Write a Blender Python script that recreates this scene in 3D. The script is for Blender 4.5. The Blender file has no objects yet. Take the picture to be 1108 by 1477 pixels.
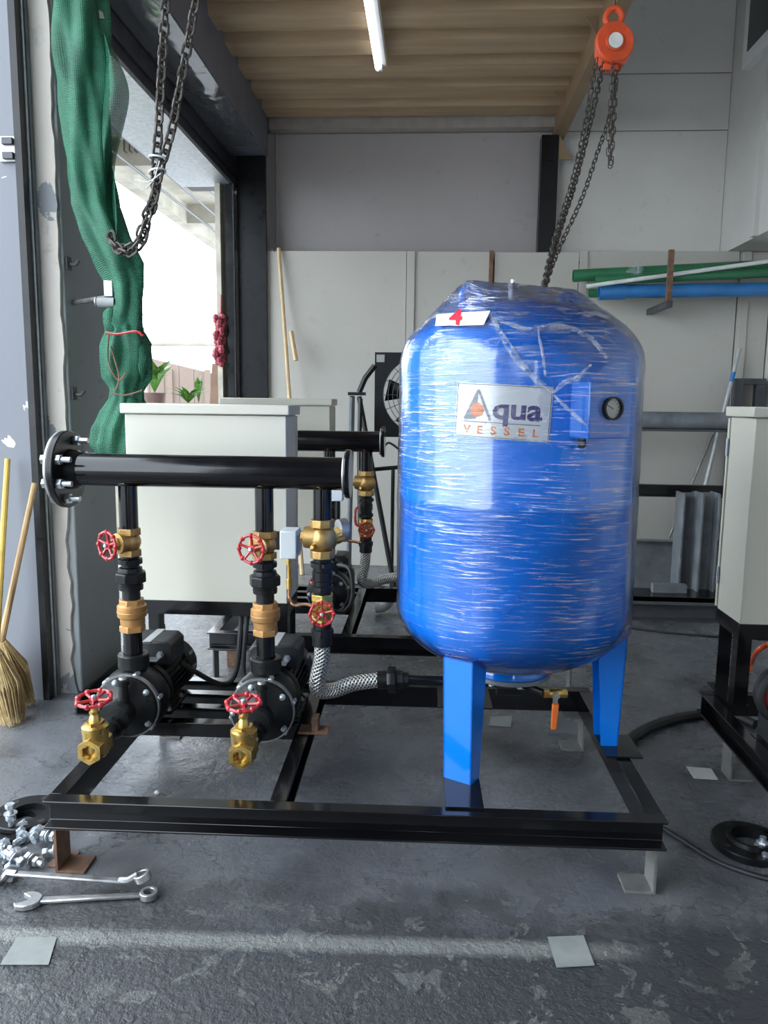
import bpy, bmesh, math, random
from math import sin, cos, pi, radians, sqrt, atan2
from mathutils import Vector, Matrix, noise
from mathutils.bvhtree import BVHTree

random.seed(7)
SC = bpy.context.scene
COL = SC.collection

# ------------------------------------------------------------------ camera
FPX, CX, CY, CAMH = 1120.0, 554.0, 738.5, 1.2
PITCH = math.atan((CY - 579.0) / FPX)
YAW = math.atan((620.0 - CX) / (FPX / cos(PITCH)))
ROLL = 0.0118
_f = Vector((-sin(YAW) * cos(PITCH), cos(YAW) * cos(PITCH), -sin(PITCH)))
_r0 = Vector((cos(YAW), sin(YAW), 0)); _u0 = _r0.cross(_f)
_r = _r0 * cos(ROLL) + _u0 * sin(ROLL); _u = _u0 * cos(ROLL) - _r0 * sin(ROLL)
CAMP = Vector((0, 0, CAMH))
cam = bpy.data.cameras.new('camera'); camo = bpy.data.objects.new('camera', cam); COL.objects.link(camo)
camo.matrix_world = Matrix(((_r.x, _u.x, -_f.x, 0), (_r.y, _u.y, -_f.y, 0), (_r.z, _u.z, -_f.z, CAMH), (0, 0, 0, 1)))
cam.sensor_fit = 'VERTICAL'; cam.sensor_height = 36.0; cam.lens = 36.0 * FPX / 1477.0
cam.clip_start = 0.05; cam.clip_end = 300
SC.camera = camo

def at(px, py, Y):
    """world point on the plane at distance Y into the room, seen at a photo position"""
    d = _f + _r * ((px - CX) / FPX) - _u * ((py - CY) / FPX)
    return CAMP + d * (Y / d.y)
def atz(px, py, z):
    d = _f + _r * ((px - CX) / FPX) - _u * ((py - CY) / FPX)
    return CAMP + d * ((z - CAMH) / d.z)

# ------------------------------------------------------------------ sky, light, exposure
w = bpy.data.worlds.new('world'); SC.world = w; w.use_nodes = True
w.node_tree.nodes['Background'].inputs[0].default_value = (0.82, 0.91, 1.0, 1)
w.node_tree.nodes['Background'].inputs[1].default_value = 10.0
SC.view_settings.view_transform = 'Standard'; SC.view_settings.look = 'None'
SC.view_settings.exposure = -0.4; SC.view_settings.gamma = 1.0; SC.view_settings.use_curve_mapping = False

# ------------------------------------------------------------------ materials
MATS = {}
def nd(nt, typ, **kw):
    n = nt.nodes.new(typ)
    for k, v in kw.items():
        if k.startswith('i_'):
            n.inputs[k[2:].replace('_', ' ')].default_value = v
        else:
            setattr(n, k, v)
    return n
def ramp(nt, fac, stops, interp='LINEAR'):
    n = nt.nodes.new('ShaderNodeValToRGB'); n.color_ramp.interpolation = interp
    els = n.color_ramp.elements
    while len(els) < len(stops): els.new(0.5)
    for e, (p, c) in zip(els, stops):
        e.position = p
        e.color = (c, c, c, 1) if isinstance(c, (int, float)) else (*c, 1)
    nt.links.new(fac, n.inputs[0]); return n
def mixc(nt, fac, a, b, mode='MIX'):
    n = nt.nodes.new('ShaderNodeMix'); n.data_type = 'RGBA'; n.blend_type = mode
    for s, v in ((n.inputs[0], fac), (n.inputs[6], a), (n.inputs[7], b)):
        if hasattr(v, 'is_linked'): nt.links.new(v, s)
        elif isinstance(v, (int, float)): s.default_value = v
        else: s.default_value = (*v, 1)
    return n.outputs[2]
def math_(nt, op, a, b=None, c=None):
    n = nt.nodes.new('ShaderNodeMath'); n.operation = op
    for i, v in enumerate((a, b, c)):
        if v is None: continue
        if hasattr(v, 'is_linked'): nt.links.new(v, n.inputs[i])
        else: n.inputs[i].default_value = v
    return n.outputs[0]
def new_mat(name):
    m = bpy.data.materials.new(name); m.use_nodes = True
    return m, m.node_tree, m.node_tree.nodes['Principled BSDF']
def coords(nt, scale=(1, 1, 1), kind='Object'):
    tc = nt.nodes.new('ShaderNodeTexCoord'); mp = nt.nodes.new('ShaderNodeMapping')
    mp.inputs['Scale'].default_value = scale
    nt.links.new(tc.outputs[kind], mp.inputs[0]); return mp.outputs[0]
def noise_t(nt, vec, scale, detail=4, rough=0.55, dist=0.0):
    n = nd(nt, 'ShaderNodeTexNoise'); n.inputs['Scale'].default_value = scale
    n.inputs['Detail'].default_value = detail; n.inputs['Roughness'].default_value = rough
    n.inputs['Distortion'].default_value = dist
    nt.links.new(vec, n.inputs['Vector']); return n.outputs['Fac']
def bump(nt, h, strength, dist=0.01, prev=None):
    b = nt.nodes.new('ShaderNodeBump'); b.inputs['Strength'].default_value = strength
    b.inputs['Distance'].default_value = dist
    nt.links.new(h, b.inputs['Height'])
    if prev is not None: nt.links.new(prev, b.inputs['Normal'])
    return b.outputs[0]
def M(name, col, rough=0.5, metal=0.0, var=0.12, vs=12.0, bmp=0.0, bs=60.0, coat=0.0, stretch=(1, 1, 1), rvar=0.08):
    """simple procedural paint / metal: colour and gloss wander with a noise"""
    if name in MATS: return MATS[name]
    m, nt, b = new_mat(name)
    v = coords(nt, stretch)
    n1 = noise_t(nt, v, vs)
    lo = tuple(c * (1 - var) for c in col); hi = tuple(min(1, c * (1 + var)) for c in col)
    cr = ramp(nt, n1, [(0.3, lo), (0.7, hi)])
    nt.links.new(cr.outputs[0], b.inputs['Base Color'])
    rr = ramp(nt, n1, [(0.3, max(0.02, rough - rvar)), (0.7, min(1, rough + rvar))])
    nt.links.new(rr.outputs[0], b.inputs['Roughness'])
    b.inputs['Metallic'].default_value = metal
    b.inputs['Coat Weight'].default_value = coat
    b.inputs['Coat Roughness'].default_value = 0.06
    if bmp:
        nt.links.new(bump(nt, noise_t(nt, v, bs), bmp, 0.005), b.inputs['Normal'])
    MATS[name] = m; return m

BLACK = M('gloss_black_paint', (0.005, 0.005, 0.006), 0.17, coat=0.2, bmp=0.02, bs=40, rvar=.05)
BLACKM = M('satin_black_iron', (0.007, 0.0075, 0.0085), 0.33, bmp=0.12, bs=90)
CASTBLK = M('cast_black_iron', (0.008, 0.009, 0.0095), 0.33, bmp=0.25, bs=140)
PLASTIC = M('black_plastic', (0.018, 0.019, 0.021), 0.45)
RUBBER = M('black_rubber', (0.012, 0.012, 0.013), 0.6)
BRASS = M('brass', (0.58, 0.39, 0.12), 0.3, 0.9, var=0.2, vs=30, bmp=0.08, bs=120)
BRONZE = M('bronze', (0.50, 0.27, 0.10), 0.42, 0.55, var=0.15, vs=25, bmp=0.15, bs=150)
GOLDB = M('pale_bronze', (0.47, 0.30, 0.11), 0.38, 0.75, var=0.2, vs=30, bmp=0.1, bs=150)
RED = M('red_enamel', (0.42, 0.016, 0.022), 0.28, coat=0.4, var=0.2)
ZINC = M('zinc_steel', (0.50, 0.54, 0.58), 0.4, 0.75, var=0.2, vs=40)
CHROME = M('chrome_steel', (0.50, 0.50, 0.50), 0.36, 0.9, var=0.15, vs=30)
STEELG = M('worn_steel', (0.32, 0.32, 0.32), 0.42, 0.8, var=0.3, vs=25, bmp=0.1)
COPPER = M('copper', (0.72, 0.34, 0.16), 0.3, 0.9)
CREAM = M('cream_powder_coat', (0.54, 0.525, 0.445), 0.42, var=0.03, vs=3, bmp=0.04, bs=300)
CREAM2 = M('cream_grey_box', (0.62, 0.66, 0.66), 0.4, var=0.03)
BLUE = M('blue_tank_paint', (0.001, 0.175, 0.72), 0.2, coat=1.0, var=0.04, vs=4, bmp=0.02, bs=20)
PRIMER = M('grey_primer_steel', (0.135, 0.135, 0.128), 0.6, var=0.25, vs=20)
RUST = M('rusty_steel', (0.16, 0.085, 0.05), 0.75, var=0.4, vs=30, bmp=0.2)
STRAW = M('dry_straw', (0.50, 0.36, 0.17), 0.7, var=0.3, vs=40)
BAMBOO = M('bamboo_handle', (0.42, 0.27, 0.13), 0.5, var=0.25, vs=10, stretch=(6, 6, 1))
YELLOWH = M('yellow_handle', (0.58, 0.40, 0.08), 0.4, var=0.15, vs=10)
WOODST = M('pale_wood_stick', (0.55, 0.40, 0.22), 0.6, var=0.2, vs=8, stretch=(8, 8, 1))
GREENP = M('green_pvc', (0.03, 0.17, 0.075), 0.4, var=0.2, vs=5)
BLUEP = M('blue_pvc', (0.03, 0.18, 0.46), 0.35, var=0.15, vs=6)
WHITEP = M('white_pvc', (0.70, 0.74, 0.72), 0.4, var=0.1)
DKSTEEL = M('dark_grey_steel', (0.055, 0.06, 0.068), 0.5, var=0.3, vs=10, bmp=0.1)
GREYSTEEL = M('mill_grey_steel', (0.15, 0.165, 0.18), 0.48, var=0.3, vs=10, bmp=0.1)
ORANGE = M('orange_paint', (0.62, 0.075, 0.02), 0.38, var=0.18, vs=15, bmp=0.08)
ORANGEP = M('orange_plastic', (0.80, 0.17, 0.03), 0.4)
CHAINM = M('old_chain_steel', (0.075, 0.068, 0.06), 0.5, 0.6, var=0.35, vs=30)
PAPER = M('paper', (0.66, 0.67, 0.64), 0.75, var=0.12, vs=20)
NOTE = M('yellow_note', (0.80, 0.78, 0.58), 0.7, var=0.05)
REDINK = M('red_ink', (0.65, 0.02, 0.05), 0.6)
WHITE = M('white_paint', (0.75, 0.76, 0.76), 0.5, var=0.06)
LEAF = M('leaf_green', (0.06, 0.17, 0.02), 0.5, var=0.4, vs=30)
TERRA = M('brown_pot', (0.10, 0.06, 0.05), 0.7, var=0.3)
PINK = M('pink_flowers', (0.30, 0.05, 0.07), 0.6, var=0.4, vs=60)
CARD = M('brown_board', (0.17, 0.10, 0.065), 0.7, var=0.25, vs=6)
CONC = M('outdoor_concrete', (0.30, 0.28, 0.23), 0.85, var=0.3, vs=3, bmp=0.2, bs=20)
FENCE = M('beige_fence', (0.17, 0.125, 0.10), 0.7, var=0.08, vs=5)
YELLOW = M('yellow_sign', (0.75, 0.62, 0.05), 0.5)
GREYBOX = M('grey_plastic', (0.33, 0.34, 0.34), 0.5)

for _m in (BLACK, BLACKM, CASTBLK): _m.node_tree.nodes['Principled BSDF'].inputs['Specular IOR Level'].default_value = 0.32
def flat_emit(name, col, s):
    m, nt, b = new_mat(name)
    b.inputs['Emission Color'].default_value = (*col, 1); b.inputs['Emission Strength'].default_value = s
    b.inputs['Base Color'].default_value = (*col, 1)
    return m
TUBE = flat_emit('lit_tube', (0.93, 0.97, 1.0), 5.0)

def glass_mat():
    m, nt, b = new_mat('clear_glass')
    b.inputs['Base Color'].default_value = (0.9, 0.95, 0.95, 1); b.inputs['Roughness'].default_value = 0.03
    b.inputs['Transmission Weight'].default_value = 1.0; b.inputs['IOR'].default_value = 1.2
    return m
GLASS = glass_mat()

def floor_mat():
    m, nt, b = new_mat('worn_painted_concrete')
    v = coords(nt)
    big = noise_t(nt, v, 1.3, 5, 0.6)
    mid = noise_t(nt, v, 7.0, 6, 0.65, 0.3)
    fine = noise_t(nt, v, 55.0, 5, 0.7)
    sep = nt.nodes.new('ShaderNodeSeparateXYZ'); nt.links.new(v, sep.inputs[0])
    # zone of strong flaking, along the walkway nearest to the viewer
    zone = nt.nodes.new('ShaderNodeMapRange'); zone.inputs[1].default_value = 1.80; zone.inputs[2].default_value = 1.62
    zone.inputs[3].default_value = 0.0; zone.inputs[4].default_value = 1.0
    yy = math_(nt, 'ADD', sep.outputs[1], math_(nt, 'MULTIPLY', math_(nt, 'SUBTRACT', mid, 0.5), 0.5))
    nt.links.new(yy, zone.inputs[0])
    thr = math_(nt, 'MULTIPLY_ADD', zone.outputs[0], -0.025, 0.605)
    pn = noise_t(nt, v, 10.5, 10, 0.66, 0.7)
    flake = math_(nt, 'GREATER_THAN', pn, thr)                       # islands of old pale screed
    rim = math_(nt, 'SUBTRACT', 1.0, math_(nt, 'MULTIPLY', math_(nt, 'ABSOLUTE', math_(nt, 'SUBTRACT', pn, thr)), 120.0))
    rim = math_(nt, 'MAXIMUM', rim, 0.0)
    # hairline cracks
    wv = nt.nodes.new('ShaderNodeVectorMath'); wv.operation = 'ADD'
    nz = nd(nt, 'ShaderNodeTexNoise'); nz.inputs['Scale'].default_value = 5; nz.inputs['Detail'].default_value = 6
    nt.links.new(v, nz.inputs['Vector'])
    sc = nt.nodes.new('ShaderNodeVectorMath'); sc.operation = 'SCALE'; sc.inputs['Scale'].default_value = 0.5
    nt.links.new(nz.outputs['Color'], sc.inputs[0]); nt.links.new(v, wv.inputs[0]); nt.links.new(sc.outputs[0], wv.inputs[1])
    vo = nd(nt, 'ShaderNodeTexVoronoi', feature='DISTANCE_TO_EDGE'); vo.inputs['Scale'].default_value = 2.6
    nt.links.new(wv.outputs[0], vo.inputs['Vector'])
    crack = math_(nt, 'LESS_THAN', vo.outputs['Distance'], math_(nt, 'MULTIPLY', math_(nt, 'MAXIMUM', math_(nt, 'SUBTRACT', big, 0.42), 0.0), 0.06))
    base = ramp(nt, big, [(0.3, (0.10, 0.105, 0.116)), (0.7, (0.175, 0.182, 0.195))])
    c = mixc(nt, math_(nt, 'MULTIPLY', mid, 0.6), base.outputs[0], (0.075, 0.079, 0.088))
    dark = mixc(nt, math_(nt, 'MULTIPLY', zone.outputs[0], 0.82), c, (0.022, 0.024, 0.027))
    spec = math_(nt, 'GREATER_THAN', fine, 0.66)
    c2 = mixc(nt, math_(nt, 'MULTIPLY', spec, math_(nt, 'MULTIPLY', zone.outputs[0], 0.5)), dark, (0.10, 0.11, 0.105))
    c3 = mixc(nt, math_(nt, 'MULTIPLY', flake, math_(nt, 'MULTIPLY_ADD', zone.outputs[0], 0.5, 0.14)), c2, (0.115, 0.125, 0.112))
    c4 = mixc(nt, math_(nt, 'MULTIPLY', rim, math_(nt, 'MULTIPLY_ADD', zone.outputs[0], 0.6, 0.1)), c3, (0.22, 0.23, 0.215))
    c5 = mixc(nt, math_(nt, 'MULTIPLY', crack, 0.5), c4, (0.012, 0.012, 0.014))
    # oil stains
    st = nt.nodes.new('ShaderNodeTexNoise'); st.inputs['Scale'].default_value = 2.2; st.inputs['Detail'].default_value = 3
    nt.links.new(v, st.inputs['Vector'])
    stain = ramp(nt, st.outputs['Fac'], [(0.52, 0.0), (0.66, 0.75)])
    c6 = mixc(nt, stain.outputs[0], c5, (0.026, 0.027, 0.030))
    # one worn painted line across the walkway
    ln = math_(nt, 'ABSOLUTE', math_(nt, 'SUBTRACT', math_(nt, 'ADD', sep.outputs[1], math_(nt, 'MULTIPLY', sep.outputs[0], -0.035)), 1.578))
    lm = nt.nodes.new('ShaderNodeMapRange'); lm.inputs[1].default_value = 0.034; lm.inputs[2].default_value = 0.012
    nt.links.new(math_(nt, 'ADD', ln, math_(nt, 'MULTIPLY', math_(nt, 'SUBTRACT', fine, 0.5), 0.02)), lm.inputs[0])
    xm = nt.nodes.new('ShaderNodeMapRange'); xm.inputs[1].default_value = 0.52; xm.inputs[2].default_value = 0.36
    nt.links.new(sep.outputs[0], xm.inputs[0])
    lf = math_(nt, 'MULTIPLY', math_(nt, 'MULTIPLY', lm.outputs[0], xm.outputs[0]), math_(nt, 'MULTIPLY_ADD', mid, 0.9, 0.1))
    c7 = mixc(nt, lf, c6, (0.27, 0.28, 0.26))
    nt.links.new(c7, b.inputs['Base Color'])
    rg = math_(nt, 'MULTIPLY_ADD', mid, 0.42, 0.06)
    rg = math_(nt, 'ADD', rg, math_(nt, 'MULTIPLY', flake, 0.1)); rg = math_(nt, 'SUBTRACT', rg, math_(nt, 'MULTIPLY', zone.outputs[0], 0.05))
    nt.links.new(rg, b.inputs['Roughness'])
    h = math_(nt, 'ADD', math_(nt, 'MULTIPLY', fine, math_(nt, 'MULTIPLY_ADD', zone.outputs[0], 1.1, 0.15)), math_(nt, 'MULTIPLY', mid, 0.8))
    h = math_(nt, 'ADD', h, math_(nt, 'MULTIPLY', flake, 0.3))
    h = math_(nt, 'SUBTRACT', h, math_(nt, 'MULTIPLY', crack, 0.6))
    nt.links.new(bump(nt, h, 0.7, 0.012), b.inputs['Normal'])
    return m
FLOORM = floor_mat()

def wall_mat(name, col, dirt=(0.25, 0.22, 0.2), dirt_amt=0.35, rough=0.75, chips=None, vs=1.6):
    m, nt, b = new_mat(name)
    v = coords(nt)
    a = noise_t(nt, v, vs, 6, 0.6); d = noise_t(nt, v, 9, 6, 0.7, 0.4)
    lo = tuple(x * 0.9 for x in col)
    c = ramp(nt, a, [(0.3, lo), (0.7, col)]).outputs[0]
    smear = ramp(nt, d, [(0.60, 0.0), (0.74, dirt_amt)])
    c = mixc(nt, smear.outputs[0], c, dirt)
    h = math_(nt, 'MULTIPLY', d, 0.3)
    if chips:
        p = noise_t(nt, v, 4.2, 8, 0.6, 0.5)
        k = math_(nt, 'GREATER_THAN', p, 0.60)
        c = mixc(nt, k, c, chips); h = math_(nt, 'SUBTRACT', h, math_(nt, 'MULTIPLY', k, 0.5))
    nt.links.new(c, b.inputs['Base Color']); b.inputs['Roughness'].default_value = rough
    nt.links.new(bump(nt, h, 0.25, 0.01), b.inputs['Normal'])
    return m
BOARDM = wall_mat('white_painted_board', (0.50, 0.485, 0.44), (0.30, 0.26, 0.22), 0.3)
UPPERSHADE = wall_mat('shaded_upper_board', (0.38, 0.355, 0.35), (0.22, 0.19, 0.18), 0.35)  # board colour darkened to carry the shade under the mezzanine
UPPERLIT = wall_mat('lit_upper_board', (0.66, 0.64, 0.60), (0.3, 0.27, 0.25), 0.3)  # same boards right of the post, colour raised to look lit
SIDEM = wall_mat('pale_side_wall', (0.60, 0.59, 0.56), (0.3, 0.28, 0.25), 0.2)
LEFTM = wall_mat('blue_grey_peeling_paint', (0.17, 0.18, 0.205), (0.14, 0.14, 0.16), 0.3, 0.55, chips=(0.50, 0.50, 0.48))
COLM = wall_mat('flaking_plaster', (0.56, 0.52, 0.47), (0.16, 0.16, 0.17), 0.5, 0.8, chips=(0.22, 0.23, 0.25), vs=3)
REVEALM = wall_mat('grey_reveal_paint', (0.30, 0.325, 0.335), (0.08, 0.08, 0.09), 0.5, 0.7)
DECKM = M('tan_deck_paint', (0.38, 0.27, 0.165), 0.55, var=0.18, vs=4, stretch=(0.4, 4, 4), bmp=0.05)
BEAMBR = M('tan_beam_paint', (0.25, 0.17, 0.10), 0.55, var=0.2, vs=5)
SHUTM = M('blue_grey_housing', (0.105, 0.11, 0.14), 0.42, var=0.12, vs=4)
HEADM = M('blue_black_steel', (0.020, 0.020, 0.028), 0.38, var=0.2)
def film_soffit():
    m, nt, b = new_mat('glossy_sheet_soffit')
    v = coords(nt, (1.2, 0.8, 1))
    b.inputs['Base Color'].default_value = (0.17, 0.18, 0.2, 1); b.inputs['Roughness'].default_value = 0.08
    b.inputs['Metallic'].default_value = 0.5
    nt.links.new(bump(nt, noise_t(nt, v, 3.5, 2, 0.5, 0.6), 0.35, 0.04), b.inputs['Normal'])
    return m
SOFFM = film_soffit()

def net_mat(name, holes):
    m, nt, b = new_mat(name)
    tc = nt.nodes.new('ShaderNodeTexCoord'); sp = nt.nodes.new('ShaderNodeSeparateXYZ'); nt.links.new(tc.outputs['UV'], sp.inputs[0])
    a = math_(nt, 'SINE', math_(nt, 'MULTIPLY', sp.outputs[0], 2 * pi * 150)); c = math_(nt, 'SINE', math_(nt, 'MULTIPLY', sp.outputs[1], 2 * pi * 190))
    g = math_(nt, 'MULTIPLY_ADD', a, 0.35, c)
    n = noise_t(nt, tc.outputs['Object'], 9, 4)
    col = ramp(nt, n, [(0.3, (0.008, 0.10, 0.052)), (0.7, (0.024, 0.20, 0.105))])
    cc = mixc(nt, ramp(nt, g, [(0.1, 0.55), (0.7, 0.0)]).outputs[0], col.outputs[0], (0.004, 0.05, 0.028))
    nt.links.new(cc, b.inputs['Base Color']); b.inputs['Roughness'].default_value = 0.55
    nt.links.new(bump(nt, g, 0.4, 0.004), b.inputs['Normal'])
    if holes:
        al = math_(nt, 'GREATER_THAN', g, -0.85); nt.links.new(al, b.inputs['Alpha'])
    return m
NETM = net_mat('green_shade_net', False); NETF = net_mat('green_open_net', True)

def braid_mat():
    m, nt, b = new_mat('braided_steel')
    tc = nt.nodes.new('ShaderNodeTexCoord'); sp = nt.nodes.new('ShaderNodeSeparateXYZ'); nt.links.new(tc.outputs['UV'], sp.inputs[0])
    k = 2 * pi
    p = math_(nt, 'ADD', math_(nt, 'MULTIPLY', sp.outputs[0], k * 9), math_(nt, 'MULTIPLY', sp.outputs[1], k * 85))
    q = math_(nt, 'SUBTRACT', math_(nt, 'MULTIPLY', sp.outputs[0], k * 9), math_(nt, 'MULTIPLY', sp.outputs[1], k * 85))
    h = math_(nt, 'MAXIMUM', math_(nt, 'SINE', p), math_(nt, 'SINE', q))
    c = ramp(nt, h, [(0.0, (0.10, 0.10, 0.10)), (0.7, (0.62, 0.61, 0.57))])
    nt.links.new(c.outputs[0], b.inputs['Base Color'])
    b.inputs['Metallic'].default_value = 0.8; b.inputs['Roughness'].default_value = 0.35
    nt.links.new(bump(nt, h, 0.7, 0.004), b.inputs['Normal'])
    return m
BRAID = braid_mat()

def wrap_mat():
    """stretch film: clear, glossy, thin; drawn-out folds and doubled layers scatter more"""
    m, nt, b = new_mat('clear_stretch_film')
    nt.nodes.remove(b); out = nt.nodes['Material Output']
    tc = nt.nodes.new('ShaderNodeTexCoord')
    def mapped(rot, sx, sy):
        mp = nt.nodes.new('ShaderNodeMapping'); mp.inputs['Rotation'].default_value = (0, 0, rot)
        mp.inputs['Scale'].default_value = (sx, sy, 1); nt.links.new(tc.outputs['UV'], mp.inputs[0]); return mp.outputs[0]
    s1 = noise_t(nt, mapped(0.12, 4.5, 130), 1.5, 4, 0.6, 0.1)
    s2 = noise_t(nt, mapped(-0.40, 7, 120), 1.5, 3, 0.6, 0.15)
    s3 = noise_t(nt, mapped(0.8, 5, 30), 1.5, 4, 0.6, 0.8)
    sp = nt.nodes.new('ShaderNodeSeparateXYZ'); nt.links.new(tc.outputs['UV'], sp.inputs[0])
    patch = noise_t(nt, mapped(0, 3, 3), 1.0, 3, 0.5)
    dome = nt.nodes.new('ShaderNodeMapRange'); dome.inputs[1].default_value = 0.62; dome.inputs[2].default_value = 0.80
    nt.links.new(sp.outputs[1], dome.inputs[0])
    f1 = ramp(nt, s1, [(0.56, 0.0), (0.64, 1.0)]).outputs[0]
    f2 = ramp(nt, s2, [(0.58, 0.0), (0.66, 1.0)]).outputs[0]
    f3 = ramp(nt, s3, [(0.53, 0.0), (0.66, 1.0)]).outputs[0]
    streak = math_(nt, 'MAXIMUM', f1, f2)
    pf = ramp(nt, patch, [(0.42, 0.12), (0.62, 1.0)]).outputs[0]
    streak = math_(nt, 'MULTIPLY', streak, pf)
    streak = math_(nt, 'MAXIMUM', streak, math_(nt, 'MULTIPLY', f3, dome.outputs[0]))
    h = math_(nt, 'ADD', math_(nt, 'MULTIPLY', s1, 0.9), math_(nt, 'MULTIPLY', s2, 0.8))
    h = math_(nt, 'ADD', h, math_(nt, 'MULTIPLY', math_(nt, 'MULTIPLY', s3, dome.outputs[0]), 1.5))
    nrm = bump(nt, h, 0.75, 0.010)
    gl = nd(nt, 'ShaderNodeBsdfGlossy'); gl.inputs['Roughness'].default_value = 0.12; gl.inputs['Color'].default_value = (0.95, 0.97, 1, 1)
    nt.links.new(nrm, gl.inputs['Normal'])
    df = nd(nt, 'ShaderNodeBsdfDiffuse'); df.inputs['Color'].default_value = (0.75, 0.78, 0.8, 1); nt.links.new(nrm, df.inputs['Normal'])
    tl = nd(nt, 'ShaderNodeBsdfTranslucent'); tl.inputs['Color'].default_value = (0.75, 0.78, 0.8, 1)
    tr = nd(nt, 'ShaderNodeBsdfTransparent'); tr.inputs['Color'].default_value = (0.96, 0.97, 0.97, 1)
    lw = nd(nt, 'ShaderNodeLayerWeight'); lw.inputs['Blend'].default_value = 0.28; nt.links.new(nrm, lw.inputs['Normal'])
    m1 = nt.nodes.new('ShaderNodeMixShader'); nt.links.new(df.outputs[0], m1.inputs[1]); nt.links.new(gl.outputs[0], m1.inputs[2]); m1.inputs[0].default_value = 0.82
    # clear layer: smooth sheen by Fresnel
    sm = nd(nt, 'ShaderNodeBsdfGlossy'); sm.inputs['Roughness'].default_value = 0.09
    nt.links.new(bump(nt, h, 0.12, 0.010), sm.inputs['Normal'])
    fr = nd(nt, 'ShaderNodeFresnel'); fr.inputs['IOR'].default_value = 1.42
    c1_ = nt.nodes.new('ShaderNodeMixShader'); nt.links.new(math_(nt, 'MULTIPLY_ADD', fr.outputs[0], 0.8, 0.02), c1_.inputs[0]); nt.links.new(tr.outputs[0], c1_.inputs[1]); nt.links.new(sm.outputs[0], c1_.inputs[2])
    mixf = math_(nt, 'MULTIPLY_ADD', streak, 0.58, math_(nt, 'MULTIPLY', dome.outputs[0], 0.06))
    m2 = nt.nodes.new('ShaderNodeMixShader'); nt.links.new(mixf, m2.inputs[0]); nt.links.new(c1_.outputs[0], m2.inputs[1]); nt.links.new(m1.outputs[0], m2.inputs[2])
    nt.links.new(m2.outputs[0], out.inputs['Surface'])
    return m
WRAP = wrap_mat()

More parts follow.
